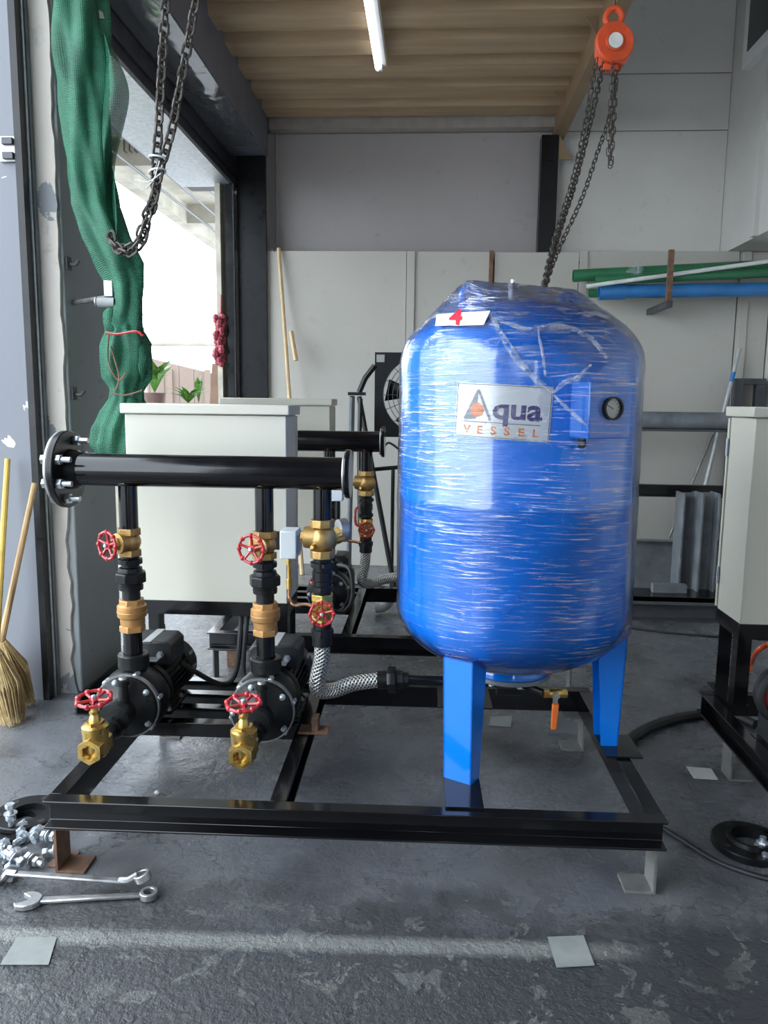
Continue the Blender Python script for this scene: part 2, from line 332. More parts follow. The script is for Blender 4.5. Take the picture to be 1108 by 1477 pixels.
# ------------------------------------------------------------------ mesh builder
def basis(axis):
    a = Vector(axis).normalized()
    t = Vector((0, 0, 1)) if abs(a.z) < 0.9 else Vector((1, 0, 0))
    x = t.cross(a).normalized(); y = a.cross(x); return x, y, a
class MB:
    def __init__(s): s.v = []; s.f = []; s.uv = None
    def add(s, vs, fs):
        o = len(s.v); s.v += [Vector(p) for p in vs]; s.f += [tuple(i + o for i in q) for q in fs]; return s
    def box(s, c, d, rot=None):
        hx, hy, hz = d[0] / 2, d[1] / 2, d[2] / 2
        vs = [Vector((x, y, z)) for x in (-hx, hx) for y in (-hy, hy) for z in (-hz, hz)]
        if rot is not None: vs = [rot @ p for p in vs]
        c = Vector(c)
        return s.add([p + c for p in vs], [(0, 1, 3, 2), (4, 6, 7, 5), (0, 4, 5, 1), (2, 3, 7, 6), (0, 2, 6, 4), (1, 5, 7, 3)])
    def bx(s, x0, x1, y0, y1, z0, z1):
        return s.box(((x0 + x1) / 2, (y0 + y1) / 2, (z0 + z1) / 2), (abs(x1 - x0), abs(y1 - y0), abs(z1 - z0)))
    def lathe(s, prof, o=(0, 0, 0), axis=(0, 0, 1), n=24, closed=False, phase=0.0):
        x, y, a = basis(axis); o = Vector(o); vs = []; fs = []; k = len(prof)
        for i in range(n):
            t = 2 * pi * i / n + phase; e = x * cos(t) + y * sin(t)
            for r, h in prof: vs.append(o + e * r + a * h)
        for i in range(n):
            j = (i + 1) % n
            for q in range(k if closed else k - 1):
                q2 = (q + 1) % k
                fs.append((i * k + q, j * k + q, j * k + q2, i * k + q2))
        if not closed:
            if prof[0][0] > 1e-6: fs.append(tuple(i * k for i in range(n))[::-1])
            if prof[-1][0] > 1e-6: fs.append(tuple(i * k + k - 1 for i in range(n)))
        return s.add(vs, fs)
    def cyl(s, p0, p1, r0, r1=None, n=16, phase=0.0):
        p0 = Vector(p0); p1 = Vector(p1); L = (p1 - p0).length
        return s.lathe([(r0, 0), (r0 if r1 is None else r1, L)], p0, p1 - p0, n, phase=phase)
    def ring(s, p0, p1, ri, ro, n=24, phase=0.0):
        p0 = Vector(p0); p1 = Vector(p1); L = (p1 - p0).length
        return s.lathe([(ri, 0), (ro, 0), (ro, L), (ri, L)], p0, p1 - p0, n, closed=True, phase=phase)
    def torus(s, c, axis, R, r, n=32, m=8):
        return s.lathe([(R + r * cos(2 * pi * i / m), r * sin(2 * pi * i / m)) for i in range(m)], c, axis, n, closed=True)
    def sphere(s, c, r, n=12, sc=(1, 1, 1)):
        vs = []; m = max(4, n // 2)
        o = len(s.v)
        s.lathe([(max(1e-7, r * sin(pi * i / m)), -r * cos(pi * i / m)) for i in range(m + 1)], (0, 0, 0), (0, 0, 1), n)
        for i in range(o, len(s.v)):
            p = s.v[i]; s.v[i] = Vector(c) + Vector((p.x * sc[0], p.y * sc[1], p.z * sc[2]))
        return s
    def tube(s, pts, r, n=8, closed=False, uv=False):
        pts = [Vector(p) for p in pts]; N = len(pts); rr = r if isinstance(r, (list, tuple)) else [r] * N
        vs = []; fs = []; px = None; uvs = []; L = 0
        for i, p in enumerate(pts):
            if closed: t = (pts[(i + 1) % N] - pts[i - 1])
            else: t = pts[min(i + 1, N - 1)] - pts[max(i - 1, 0)]
            t.normalize()
            if px is None: px = basis(t)[0]
            px = (px - t * px.dot(t)).normalized(); py = t.cross(px)
            if i: L += (p - pts[i - 1]).length
            for k in range(n):
                a = 2 * pi * k / n; vs.append(p + (px * cos(a) + py * sin(a)) * rr[i]); uvs.append((k / n, L))
        for i in range(N if closed else N - 1):
            j = (i + 1) % N
            for k in range(n):
                l = (k + 1) % n; fs.append((i * n + k, i * n + l, j * n + l, j * n + k))
        if not closed: fs.append(tuple(range(n))[::-1]); fs.append(tuple((N - 1) * n + k for k in range(n)))
        if uv: s.uv = (s.uv or []) + uvs
        return s.add(vs, fs)
    def prism(s, poly, o, ux, uy, d):
        o = Vector(o); ux = Vector(ux); uy = Vector(uy); d = Vector(d); n = len(poly)
        a = [o + ux * p[0] + uy * p[1] for p in poly]
        return s.add(a + [p + d for p in a], [tuple(range(n))[::-1], tuple(range(n, 2 * n))] + [(i, (i + 1) % n, n + (i + 1) % n, n + i) for i in range(n)])
    def channel(s, p0, p1, side, h=0.075, w=0.04, t=0.006):
        """C section, top face at z of the points, flanges towards side"""
        p0 = Vector(p0); p1 = Vector(p1); sd = Vector(side).normalized(); zz = Vector((0, 0, 1))
        poly = [(0, 0), (w, 0), (w, -t), (t, -t - .002), (t, -h + t + .002), (w, -h + t), (w, -h), (0, -h)]
        return s.prism(poly, p0, sd, zz, p1 - p0)
    def xf(s, mat):
        s.v = [mat @ p for p in s.v]; return s
    def build(s, name, mat, parent=None, bevel=0.0, smooth=True, ang=32, label=None, segs=2):
        me = bpy.data.meshes.new(name)
        off = parent_loc(parent)
        me.from_pydata([p - off for p in s.v], [], s.f)
        bm = bmesh.new(); bm.from_mesh(me); bmesh.ops.recalc_face_normals(bm, faces=bm.faces); bm.to_mesh(me); bm.free()
        if s.uv:
            ul = me.uv_layers.new(name='UVMap')
            for l in me.loops: ul.data[l.index].uv = s.uv[l.vertex_index]
        if smooth:
            me.polygons.foreach_set('use_smooth', [True] * len(me.polygons)); me.set_sharp_from_angle(angle=radians(ang))
        me.materials.append(mat)
        o = bpy.data.objects.new(name, me); COL.objects.link(o)
        if parent: o.parent = parent
        if bevel:
            md = o.modifiers.new('bevel', 'BEVEL'); md.width = bevel; md.segments = segs; md.limit_method = 'ANGLE'; md.angle_limit = radians(40)
        if label: o['label'] = label
        return o
def parent_loc(p):
    v = Vector((0, 0, 0))
    while p: v = v + p.location; p = p.parent
    return v
def thing(name, label, cat, loc=(0, 0, 0), rz=0.0, group=None):
    o = bpy.data.objects.new(name, None); COL.objects.link(o); o.location = loc; o.rotation_euler = (0, 0, rz)
    o.empty_display_size = 0.05
    o['label'] = label; o['category'] = cat
    if group: o['group'] = group
    return o
def tag(o, label, cat, group=None, kind=None):
    o['label'] = label; o['category'] = cat
    if group: o['group'] = group
    if kind: o['kind'] = kind
    return o
def struct(o): o['kind'] = 'structure'; return o
def copy_tree(o, loc=None, label=None, rz=None, group=None, parent=None):
    c = o.copy(); COL.objects.link(c)
    if parent: c.parent = parent
    if loc is not None: c.location = loc
    if rz is not None: c.rotation_euler = (0, 0, rz)
    if label: c['label'] = label
    if group: c['group'] = group
    for ch in list(o.children): copy_tree(ch, parent=c)
    return c
def piece(name, me, parent, loc, rot=None, label=None):
    o = bpy.data.objects.new(name, me); COL.objects.link(o); o.parent = parent
    if rot is not None:
        o.matrix_local = Matrix.Translation(loc) @ rot.to_4x4()
    else: o.location = loc
    return o
def spline(pts, n=8, closed=False):
    P = [Vector(p) for p in pts]; out = []; N = len(P)
    for i in range(N if closed else N - 1):
        if closed: a, b, c, d = P[i - 1], P[i], P[(i + 1) % N], P[(i + 2) % N]
        else: a, b, c, d = P[max(i - 1, 0)], P[i], P[i + 1], P[min(i + 2, N - 1)]
        for k in range(n):
            t = k / n
            out.append(0.5 * ((2 * b) + (c - a) * t + (2 * a - 5 * b + 4 * c - d) * t * t + (3 * b - a - 3 * c + d) * t ** 3))
    if not closed: out.append(P[-1])
    return out
def text_mb(s, size, off=0.0, sx=1.0):
    cu = bpy.data.curves.new('lettering', 'FONT'); cu.body = s; cu.size = size; cu.align_x = 'CENTER'; cu.align_y = 'CENTER'; cu.offset = off
    cu.fill_mode = 'FRONT'; cu.dimensions = '2D'; cu.resolution_u = 4
    o = bpy.data.objects.new('lettering', cu); COL.objects.link(o)
    dg = bpy.context.evaluated_depsgraph_get(); dg.update(); me = o.evaluated_get(dg).to_mesh()
    vs = [Vector((v.co.x * sx, v.co.y, 0)) for v in me.vertices]; fs = [tuple(p.vertices) for p in me.polygons]
    o.evaluated_get(dg).to_mesh_clear(); bpy.data.objects.remove(o); bpy.data.curves.remove(cu)
    m = MB(); m.add(vs, fs); return m

# ------------------------------------------------------------------ the setting
YB, YU = 5.60, 5.76          # lower boards, upper wall
XR = 1.99                    # right wall
XL = -1.41
fl = struct(MB().bx(-1.75, 2.45, -4.5, 6.2, -0.12, 0).build('floor', FLOORM))

# lower boards of the back wall: one board each, with open joints
wb = struct(MB().bx(-1.47, 2.42, YU, YU + 0.12, 0, 4.75).build('wall_back', UPPERSHADE))
zt = at(590, 362, YB).z
edges = [at(px, 400, YB).x for px in (338, 587, 712, 835, 1066)] + [2.295]
for i in range(5):
    MB().bx(edges[i] + 0.004, edges[i + 1] - 0.004, YB, YB + 0.018 + 0.003 * (i % 2), 0.0, zt - 0.004 * (i % 3)).build('panel', BOARDM, wb, bevel=0.002)
for i, px in enumerate((587, 835, 1070)):
    x = at(px, 400, YB).x
    MB().bx(x - 0.0, x + 0.055, YB - 0.014, YB, 0.0, zt - 0.002).build('batten', BOARDM, wb, bevel=0.002)
xb = at(708, 400, YB).x
MB().bx(xb - 0.014, xb + 0.014, YB - 0.02, YB, 0.0, zt).build('batten', RUST, wb, bevel=0.002)
MB().bx(edges[0], 2.29, YB + 0.03, YU, zt - 0.06, zt - 0.03).build('ledge', BOARDM, wb)
# upper boards: mezzanine shade at left, light at right, put into the colour
z1 = at(900, 190, YU).z; z2 = at(900, 108, YU).z
xs = [-1.4, at(805, 100, YU).x, XR]
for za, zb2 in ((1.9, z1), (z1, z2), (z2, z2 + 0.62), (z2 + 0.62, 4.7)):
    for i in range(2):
        MB().bx(xs[i] + 0.003, xs[i + 1] - 0.003, YU - 0.015, YU, za + 0.003, zb2 - 0.003).build('panel', UPPERLIT if i else UPPERSHADE, wb, bevel=0.002)

wr = struct(MB().bx(XR, XR + 0.12, -4.5, YU, zt, 4.75).bx(XR + .12, 2.3, -4.5, YU, zt, zt + .1).bx(2.3, 2.42, -4.5, YU, 0, zt + .1).build('wall_right', SIDEM))
MB().bx(XR - 0.03, XR, YB - 0.5, YB - 0.44, zt, 4.7).build('batten', SIDEM, wr)
# high window in the right wall
wp = at(1081, 98, 5.0)
wn = struct(MB().bx(XR - 0.05, XR, 4.0, 5.44, 3.32, 4.6).build('window_1', WHITE))
MB().bx(XR - 0.055, XR - 0.045, 4.06, 5.36, 3.40, 4.52).build('pane', M('dark_pane', (0.02, 0.025, 0.03), 0.1), wn)
MB().bx(XR - 0.065, XR - 0.04, 4.66, 4.72, 3.40, 4.52).build('mullion', WHITE, wn)

# left wall: opening nearest the viewer, pier, channel, column, big opening, header
wl = struct(MB().bx(-2.2, -1.518, 2.90, 2.975, 0, 4.75).bx(-1.75, -1.50, -4.5, -1.6, 0, 4.75).bx(-1.75, -1.50, -1.6, 2.88, 3.5, 4.75)
            .bx(-1.75, XL, 3.0, YU, 2.84, 4.75).build('wall_left', LEFTM))
col = MB()
ys = [2.985, 3.40]
col.bx(-1.75, XL, ys[0], ys[1], 0, 2.84)
cfront = col.build('pier', REVEALM, wl, bevel=0.006)
# plaster skin on the front of the pier, its right edge broken away near the floor
poly = [(-1.56, 0.0), (-1.56, 2.84), (XL - 0.001, 2.84)]
zz = 2.7
while zz > 0.02:
    dx = 0.004 + 0.010 * random.random()
    if zz < 0.95: dx += 0.012 + 0.016 * random.random()
    poly.append((XL - dx, zz)); zz -= 0.035 + 0.03 * random.random()
poly.append((XL - 0.012, 0))
MB().prism(poly, (0, 2.968, 0), (1, 0, 0), (0, 0, 1), (0, 0.018, 0)).build('plaster_skin', COLM, wl, smooth=False)
tr = struct(MB().bx(-1.525, -1.499, 2.885, 2.925, 0, 4.0).build('trim_1', BLACKM))
MB().bx(-1.52, -1.495, 2.925, 2.937, 0, 4.0).build('light_edge', ZINC, tr)
MB().bx(-1.52, -1.492, 2.945, 2.966, 0, 4.0).build('channel_lip', GREYSTEEL, tr)
# small broken fixing plate on the left wall
b0 = at(13, 215, 2.89)
fp = thing('wall_bracket', 'small broken grey fixing plate on the blue grey wall, far left', 'bracket', b0)
MB().bx(b0.x - .035, b0.x + .03, 2.888, 2.90, b0.z - .045, b0.z + .045).build('plate', STEELG, fp, bevel=0.003)
for dz in (-.025, .025): MB().bx(b0.x - .02, b0.x + .02, 2.875, 2.889, b0.z + dz - .012, b0.z + dz + .012).build('lug', DKSTEEL, fp, bevel=0.002)
# header beam over the big opening
hd = struct(MB().bx(-1.75, XL + 0.005, 3.3, YU, 2.68, 2.86).build('trim_2', HEADM))
MB().bx(-1.75, XL + 0.012, 3.3, 5.55, 2.655, 2.68).build('metal_strip', ZINC, hd)
MB().bx(XL + 0.005, XL + 0.02, 3.3, YU, 2.74, 2.76).build('rib', HEADM, hd)
# roller shutter housing
sh = struct(MB().bx(XL, -1.16, 2.6, 5.6, 2.862, 3.22).build('trim_3', SHUTM, bevel=0.004))
MB().bx(XL + .01, -1.165, 2.6, 5.35, 2.855, 2.861).build('soffit_sheet', SOFFM, sh)
pj = struct(MB().bx(-1.43, -1.385, 5.47, 5.54, 0, 2.66).build('trim_4', BLACK))
MB().bx(-1.385, -1.379, 5.49, 5.50, 0, 2.66).build('bright_edge', ZINC, pj)
MB().bx(-1.37, -1.17, 5.56, 5.595, 0, 2.86).build('post', BLACKM, pj)
MB().bx(-1.47, -1.43, 5.54, YU, 0, 2.66).build('jamb', CONC, pj)
MB().bx(-1.50, -1.465, 5.46, 5.54, 0, 2.66).build('jamb_strip', M('cream_weathered', (0.5, 0.46, 0.38), 0.7, var=0.2), pj)

# ceiling: mezzanine deck of ribbed sheets on beams, plus the high roof
ce = struct(MB().bx(-1.75, 2.4, -4.5, YU + .1, 4.75, 4.85).build('ceiling', DKSTEEL))
mz = struct(MB().bx(-1.4, 0.82, 2.3, YU - .02, 3.2, 3.24).build('ceiling_mezzanine', DECKM))
y = YU - 0.20; k = 0
while y > 2.5:
    p = 0.315
    pr = [(0, 0), (0.10, 0), (0.125, -0.045), (0.295, -0.045), (p, 0), (p, 0.008), (0.288, -0.037), (0.132, -0.037), (0.107, 0.008), (0, 0.008)]
    MB().prism([(-a, b) for a, b in pr], (-1.16, y + 0.16, 3.185 - 0.02 + 0.002 * (k % 2)), (0, 1, 0), (0, 0, 1), (1.965, 0, 0)).build('deck_sheet', DECKM, mz, smooth=False)
    y -= p; k += 1
bmx = at(816, 168, YU - .2).x
tr5 = struct(MB().prism([(0, 0), (0.075, 0), (0.075, 0.012), (0.012, 0.012), (0.012, 0.188), (0.075, 0.188), (0.075, 0.2), (0, 0.2)], (0.80, 2.3, 3.0), (1, 0, 0), (0, 0, 1), (0, YU - 2.32, 0)).build('trim_5', BEAMBR, bevel=0.002))
for yy in (3.3, 4.25, 5.2):
    MB().prism([(0, 0), (0, 0.14), (0.09, 0.14)], (0.80, yy, 3.02), (-1, 0, 0), (0, 0, 1), (0, 0.008, 0)).build('gusset', BEAMBR, tr5)
MB().bx(-1.16, 0.82, YU - .11, YU - .02, 3.06, 3.17).build('trim_6', M('deck_end_angle', (0.34, 0.30, 0.27), .6)); struct(bpy.data.objects['trim_6'])  # angle strip closing the rear end of the deck
pst = struct(MB().bx(0.715, 0.83, YU - .145, YU - .04, 0, 3.0).build('trim_7', BLACKM, bevel=0.003))
MB().prism([(0, 0), (.1, 0.0), (0, .16)], (.83, YU - .14, 2.84), (1, 0, 0), (0, 0, 1), (0, .01, 0)).build('bracket', BEAMBR, pst)

# room behind the viewer: unseen front wall, its slit and high gap added for light
wf = struct(MB().bx(-0.7, 1.02, -4.5, -4.38, 0, 4.2).bx(-1.75, -0.7, -4.5, -4.38, 0, 4.75).bx(-0.7, 0.3, -4.5, -4.38, 4.0, 4.6).bx(-1.75, 2.4, -4.5, -4.38, 4.6, 4.75).bx(1.35, 2.4, -4.5, -4.38, 0, 4.2).bx(1.02, 1.35, -4.5, -4.38, 2.4, 4.2).build('wall_front', SHUTM))

# ------------------------------------------------------------------ outdoors
gr = struct(MB().bx(-30, -1.75, -12, 45, -0.2, -0.05).build('ground', M('lane_asphalt', (0.20, 0.195, 0.185), .85, var=.2, vs=2)))
eave = thing('concrete_awning', 'long concrete awning with ribbed underside outside the left opening', 'awning', (-2.4, 9, 3.4))
p1 = atz(165, 250, 3.35); p2 = atz(318, 352, 3.35)
xe = (p1.x + p2.x) / 2
MB().bx(xe, -1.76, 4.4, 26, 3.52, 3.62).build('slab', CONC, eave)
MB().bx(xe - .08, xe + .06, 4.4, 26, 3.3, 3.62).build('edge_beam', CONC, eave)
for i in range(9):
    yy = 5.0 + i * 2.3
    MB().bx(xe + .06, -1.76, yy, yy + .28, 3.30, 3.52).build('rib', CONC, eave)
for i in range(4):
    x = xe + .3 + i * (abs(xe) - 2.0) / 4
    MB().tube([(x, 4.6, 3.27 - .02 * i), (x + .05, 25, 3.26)], 0.012, 6).build('conduit', DKSTEEL, eave)
for k in range(3):
    q = at(180 + k * 28, 215 + k * 3, 7.28)
    for j in range(3): MB().tube([(q.x + j * .05, 7.28, q.z + .12), (q.x + j * .05, 7.26, q.z - .02), (q.x + j * .05 + .03, 7.25, q.z - .04)], .008, 5).build('hook', DKSTEEL, eave)
# fence across the lane
fe = thing('beige_fence', 'beige board fence across the lane outside', 'fence', (at(250, 560, 13).x, 13, -0.05))
a = at(150, 505, 13); b = at(345, 560, 13)
n = 9
for i in range(n):
    x0 = a.x + (b.x - a.x) * i / n; x1 = a.x + (b.x - a.x) * (i + 1) / n
    zz0 = at(150 + 195 * i / n, 500 + 48 * i / n, 13).z; zz1 = at(150 + 195 * (i + 1) / n, 500 + 48 * (i + 1) / n, 13).z
    MB().prism([(x0 + .004, -.05), (x1 - .004, -.05), (x1 - .004, zz1), (x0 + .004, zz0)], (0, 13, 0), (1, 0, 0), (0, 0, 1), (0, .04, 0)).build('board', FENCE, fe)
for i in range(3):
    q = at(190 + 55 * i, 535, 13); MB().bx(q.x - .05, q.x + .05, 12.95, 13, -0.05, q.z + .02).build('post', FENCE, fe)
rl = thing('street_rail', 'pale horizontal pipe rail above the fence outside', 'rail', at(270, 495, 9))
q0 = at(205, 496, 9); q1 = at(335, 496, 9)
MB().tube([q0, q1], 0.03, 8).build('rail', CONC, rl)
for q in (q0, q1): MB().cyl((q.x, q.y + .03, -.05), (q.x, q.y + .03, q.z), 0.03).build('post', CONC, rl)
for i, (yy, r) in enumerate(((410, .010), (450, .010), (325, .008))):
    q0 = at(150, yy, 11); q1 = at(350, yy + 3, 11)
    q0.x -= 3; q1.x += .2
    o = MB().tube([q0, (q0 + q1) / 2 - Vector((0, 0, .03)), q1], r, 5).build('overhead_cable', GREYBOX)
    tag(o, ['thin overhead cable outside, middle of the three', 'thin overhead cable outside, lowest of the three', 'thin overhead cable outside, highest of the three'][i], 'cable', 'cables over the lane')
def leafy(name, label, px, py, Y, potr, poth, n, L, spread, flat=False):
    c = at(px, py, Y); t = thing(name, label, 'plant', (c.x, c.y, c.z), group=None)
    MB().lathe([(potr * .7, 0), (potr, poth), (potr * .88, poth), (potr * .62, .02), (0.0001, .02)], c, n=16).build('pot', TERRA, t)
    MB().cyl(c + Vector((0, 0, poth * .5)), c + Vector((0, 0, poth * .85)), potr * .85).build('soil', RUBBER, t)
    for i in range(n):
        a = 2.4 * i + random.random(); s = spread * (0.4 + 0.6 * random.random()); h = L * (0.6 + 0.5 * random.random())
        base = c + Vector((0, 0, poth)); tip = base + Vector((cos(a) * s, sin(a) * s, h)); mid = base + Vector((cos(a) * s * .4, sin(a) * s * .4, h * .75))
        side = Vector((-sin(a), cos(a), 0)) * L * (.09 if not flat else .16)
        MB().add([base, mid - side, mid + side, tip, mid - Vector((0, 0, .004))], [(0, 1, 4), (0, 4, 2), (1, 3, 4), (4, 3, 2)]).build('leaf', LEAF, t)
    return t
benchz = at(250, 592, 6.6).z
bt = thing('plant_bench', 'low concrete bench carrying the potted plants outside', 'bench', (-2.3, 6.6, -0.05))
MB().bx(at(165, 580, 6.6).x - .3, at(330, 580, 6.6).x + .1, 6.3, 6.95, benchz - .08, benchz).build('top', CONC, bt)
for x in (-2.6, -1.95): MB().bx(x - .06, x + .06, 6.4, 6.85, -.05, benchz - .08).build('leg', CONC, bt)
leafy('potted_plant', 'bushy green plant in dark pot beside the green net, outside', 224, 592, 6.6, .10, .15, 44, .26, .24, True)
leafy('potted_plant', 'low broad leafed plant outside, just left of the brown board', 272, 592, 6.55, .10, .06, 34, .13, .20, True)
leafy('potted_plant', 'tall spiky leafed plant outside, behind the low plant', 287, 592, 6.7, .06, .06, 8, .30, .06)
bo = thing('brown_board', 'brown board leaning at the far door jamb outside', 'board', (at(318, 580, 6.35).x, 6.35, benchz))
q = [at(306, 524, 6.35), at(333, 528, 6.35), at(336, 593, 6.35), at(302, 593, 6.35)]
MB().prism([(p.x, p.z) for p in q], (0, 6.35, 0), (1, 0, 0), (0, 0, 1), (0, .03, 0)).build('panel', CARD, bo)
ga = thing('flower_garland', 'pink and orange flower garland hanging on the far door jamb', 'garland', at(318, 490, 5.44))
g = MB()
for i in range(44):
    yy = 455 + 72 * i / 44; q = at(317 + 5 * sin(i * 2.1), yy, 5.435); q += Vector((0, .03 * cos(i * 1.7), 0)); g.sphere(q, .018 + .008 * random.random(), 6)
g.build('flowers', PINK, ga)
MB().tube([at(319, 425, 5.455), at(318, 528, 5.44)], .005, 5).build('string', RED, ga)
ys_ = thing('yellow_panel', 'small yellow panel outside, seen left of the green net', 'panel', at(147, 420, 4.6))
q = at(147, 420, 4.6); MB().bx(q.x - .05, q.x + .06, 4.6, 4.62, q.z - .14, q.z + .1).build('board', YELLOW, ys_); MB().cyl((q.x, 4.63, -.05), (q.x, 4.63, q.z), .02).build('post', GREYBOX, ys_)

# ------------------------------------------------------------------ skid frames
def skid(name, label, x0, x1, xm, y0, y1, feet, Z=0.2):
    t = thing(name, label, 'skid frame', (x0, y0, 0))
    h = .075; w_ = .042
    MB().channel((x0, y0 + w_, Z), (x1, y0 + w_, Z), (0, -1, 0), w=w_).build('front_beam', BLACK, t, bevel=.0015)
    MB().channel((x0, y1 - w_, Z), (x1, y1 - w_, Z), (0, 1, 0), w=w_).build('rear_beam', BLACK, t, bevel=.0015)
    for x, s in ((x0 + w_, -1), (x1 - w_, 1)):
        MB().channel((x, y0 + w_ + .001, Z - .001), (x, y1 - w_ - .001, Z - .001), (s, 0, 0), w=w_).build('side_beam', BLACK, t, bevel=.0015)
    if xm is not None:
        MB().channel((xm - .02, y0 + w_ + .001, Z - .001), (xm - .02, y1 - w_ - .001, Z - .001), (1, 0, 0), w=w_).build('middle_beam', BLACK, t, bevel=.0015)
        for yy in (.50, .62, .74):
            MB().channel((x0 + w_ + .001, y0 + yy, Z - .002), (xm - .021, y0 + yy, Z - .002), (0, 1, 0), h=.045, w=.04).build('cross_member', BLACK, t, bevel=.0015)
    for (fx, fy, s, m_) in feet:
        zt_ = Z - h
        MB().prism([(0, 0), (-.075, 0), (-.075, .007), (-.007, .007), (-.007, zt_ - .007), (-.075, zt_ - .007), (-.075, zt_), (0, zt_)], (fx, fy, 0), (s, 0, 0), (0, 0, 1), (0, .075, 0)).build('foot', m_, t, bevel=.001)
    return t
FEET = [(.585, 1.805, 1, PRIMER), (-.925, 1.80, -1, RUST), (.575, 2.60, 1, PRIMER), (-.925, 2.60, -1, PRIMER)]
sk = skid('skid_frame', 'black channel steel skid frame in front, under the blue tank and two pumps', -.945, .60, -.36, 1.79, 2.69, FEET)
sk.rotation_euler = (0, 0, 0)
for (x0_, x1_, y0_, y1_) in ((.062, .158, 1.82, 2.03), (.53, .635, 2.13, 2.28), (.06, .24, 2.46, 2.645)):
    MB().bx(x0_, x1_, y0_, y1_, .2, .206).build('leg_plate', BLACK, sk, bevel=.001)
sk.location = (-.951, 1.765, 0); sk.rotation_euler = (0, 0, .016)
DX2, DY2 = 0.02, 1.33
sk2 = skid('skid_frame', 'black steel skid frame standing behind the front skid, near the fan', -.925, .62, -.34, 1.79 + DY2, 2.69 + DY2, [(a_ + DX2, b_ + DY2, c_, PRIMER) for a_, b_, c_, d_ in FEET], Z=.226)
sk3 = skid('skid_frame', 'black steel skid frame at the right edge under the cream cabinet', .965, 1.80, None, 1.85, 2.70, [(.985, 2.42, -1, PRIMER), (1.78, 2.42, 1, PRIMER), (.985, 1.9, -1, PRIMER), (1.78, 1.9, 1, PRIMER)])
MB().channel((1.0, 2.30, .199), (1.76, 2.30, .199), (0, 1, 0)).build('cross_member', BLACK, sk3, bevel=.0015)

# ------------------------------------------------------------------ handwheel, valves
def wheel_parts(parent, c, axis, R, name='handwheel'):
    x, y, a = basis(axis); c = Vector(c)
    m = MB(); m.torus(c, a, R, R * .11, 32, 8)
    for i in range(8):
        t = 2 * pi * i / 8; m.sphere(c + (x * cos(t) + y * sin(t)) * R, R * .19, 10)
    wh = m.build(name, RED, parent)
    sp = MB()
    for i in range(5):
        t = 2 * pi * i / 5 + .3; e = x * cos(t) + y * sin(t)
        sp.tube([c + e * R * .2 - a * .004, c + e * R * .6 - a * .002, c + e * R * .97], [R * .12, R * .1, R * .11], 6)
    sp.lathe([(R * .3, -.006), (R * .3, .004)], c - a * .003, a, 12)
    sp.build('spokes', RED, wh)
    MB().lathe([(R * .16, 0), (R * .16, .008), (R * .1, .010)], c + a * .001, a, 6).build('nut', ZINC, wh)
    return wh

def gate_valve_front(name, label):
    """suction gate valve, bore along Y, stem up"""
    t = thing(name, label, 'valve')
    m = MB()
    m.lathe([(.020, -.045), (.035, -.045), (.0365, -.03), (.035, -.012), (.0285, -.012), (.0285, .012), (.035, .012), (.035, .040), (.020, .040), (.020, -.02), (.012, -.02), (.0001, -.02), (.0001, -.022), (.020, -.022)], (0, 0, 0), (0, 1, 0), 6, closed=True, phase=pi / 2)
    m.build('hex_ends', BRASS, t, bevel=.0015, ang=25)
    m = MB(); m.lathe([(.026, -.028), (.033, -.02), (.034, .03), (.036, .048), (.036, .058), (.030, .062), (.02, .066)], (0, 0, 0), (0, 0, 1), 20)
    m.build('body', BRASS, t)
    MB().ring((0, -.046, 0), (0, -.02, 0), .021, .0255, 20).build('thread', BRASS, t)
    MB().cyl((0, -.030, 0), (0, -.026, 0), .0215, n=16).build('gate', COPPER, t)
    m = MB(); m.lathe([(.026, .060), (.026, .072)], (0, 0, 0), (0, 0, 1), 6); m.lathe([(.016, .072), (.014, .085), (.010, .092), (.010, .108)], (0, 0, 0), (0, 0, 1), 14); m.lathe([(.014, .092), (.014, .100)], n=6)
    m.build('bonnet', BRASS, t)
    MB().cyl((0, 0, .10), (0, 0, .136), .005, n=8).build('stem', ZINC, t)
    wheel_parts(t, (0, 0, .134), (0, -.16, 1), .044)
    MB().lathe([(.030, .040), (.030, .052), (.024, .052), (.024, .10), (.032, .10), (.034, .118), (.032, .135)], (0, 0, 0), (0, 1, 0), 12).build('hex_nipple', BLACKM, t, ang=20)
    return t

def gate_valve_side(name, label, mat=GOLDB, R=.040):
    """bore along Z, stem out along local -Y"""
    t = thing(name, label, 'valve')
    for z0, z1_ in ((-.042, -.022), (.022, .042)): MB().lathe([(.036, z0), (.036, z1_)], n=6).build('hex_end', mat, t, bevel=.0015)
    m = MB(); m.sphere((0, 0, 0), .034, 18, (1, 1, 1.0)); m.lathe([(.03, 0), (.029, .03), (.031, .036), (.031, .044), (.02, .046)], (0, 0, 0), (0, -1, 0), 18)
    m.build('body', mat, t)
    m = MB(); m.lathe([(.021, .044), (.021, .052)], (0, 0, 0), (0, -1, 0), 6); m.lathe([(.012, .052), (.010, .068)], (0, 0, 0), (0, -1, 0), 12); m.build('bonnet', mat, t)
    MB().cyl((0, -.06, 0), (0, -.084, 0), .005, n=8).build('stem', ZINC, t)
    wheel_parts(t, (0, -.078, 0), (0, -1, 0), R)
    return t

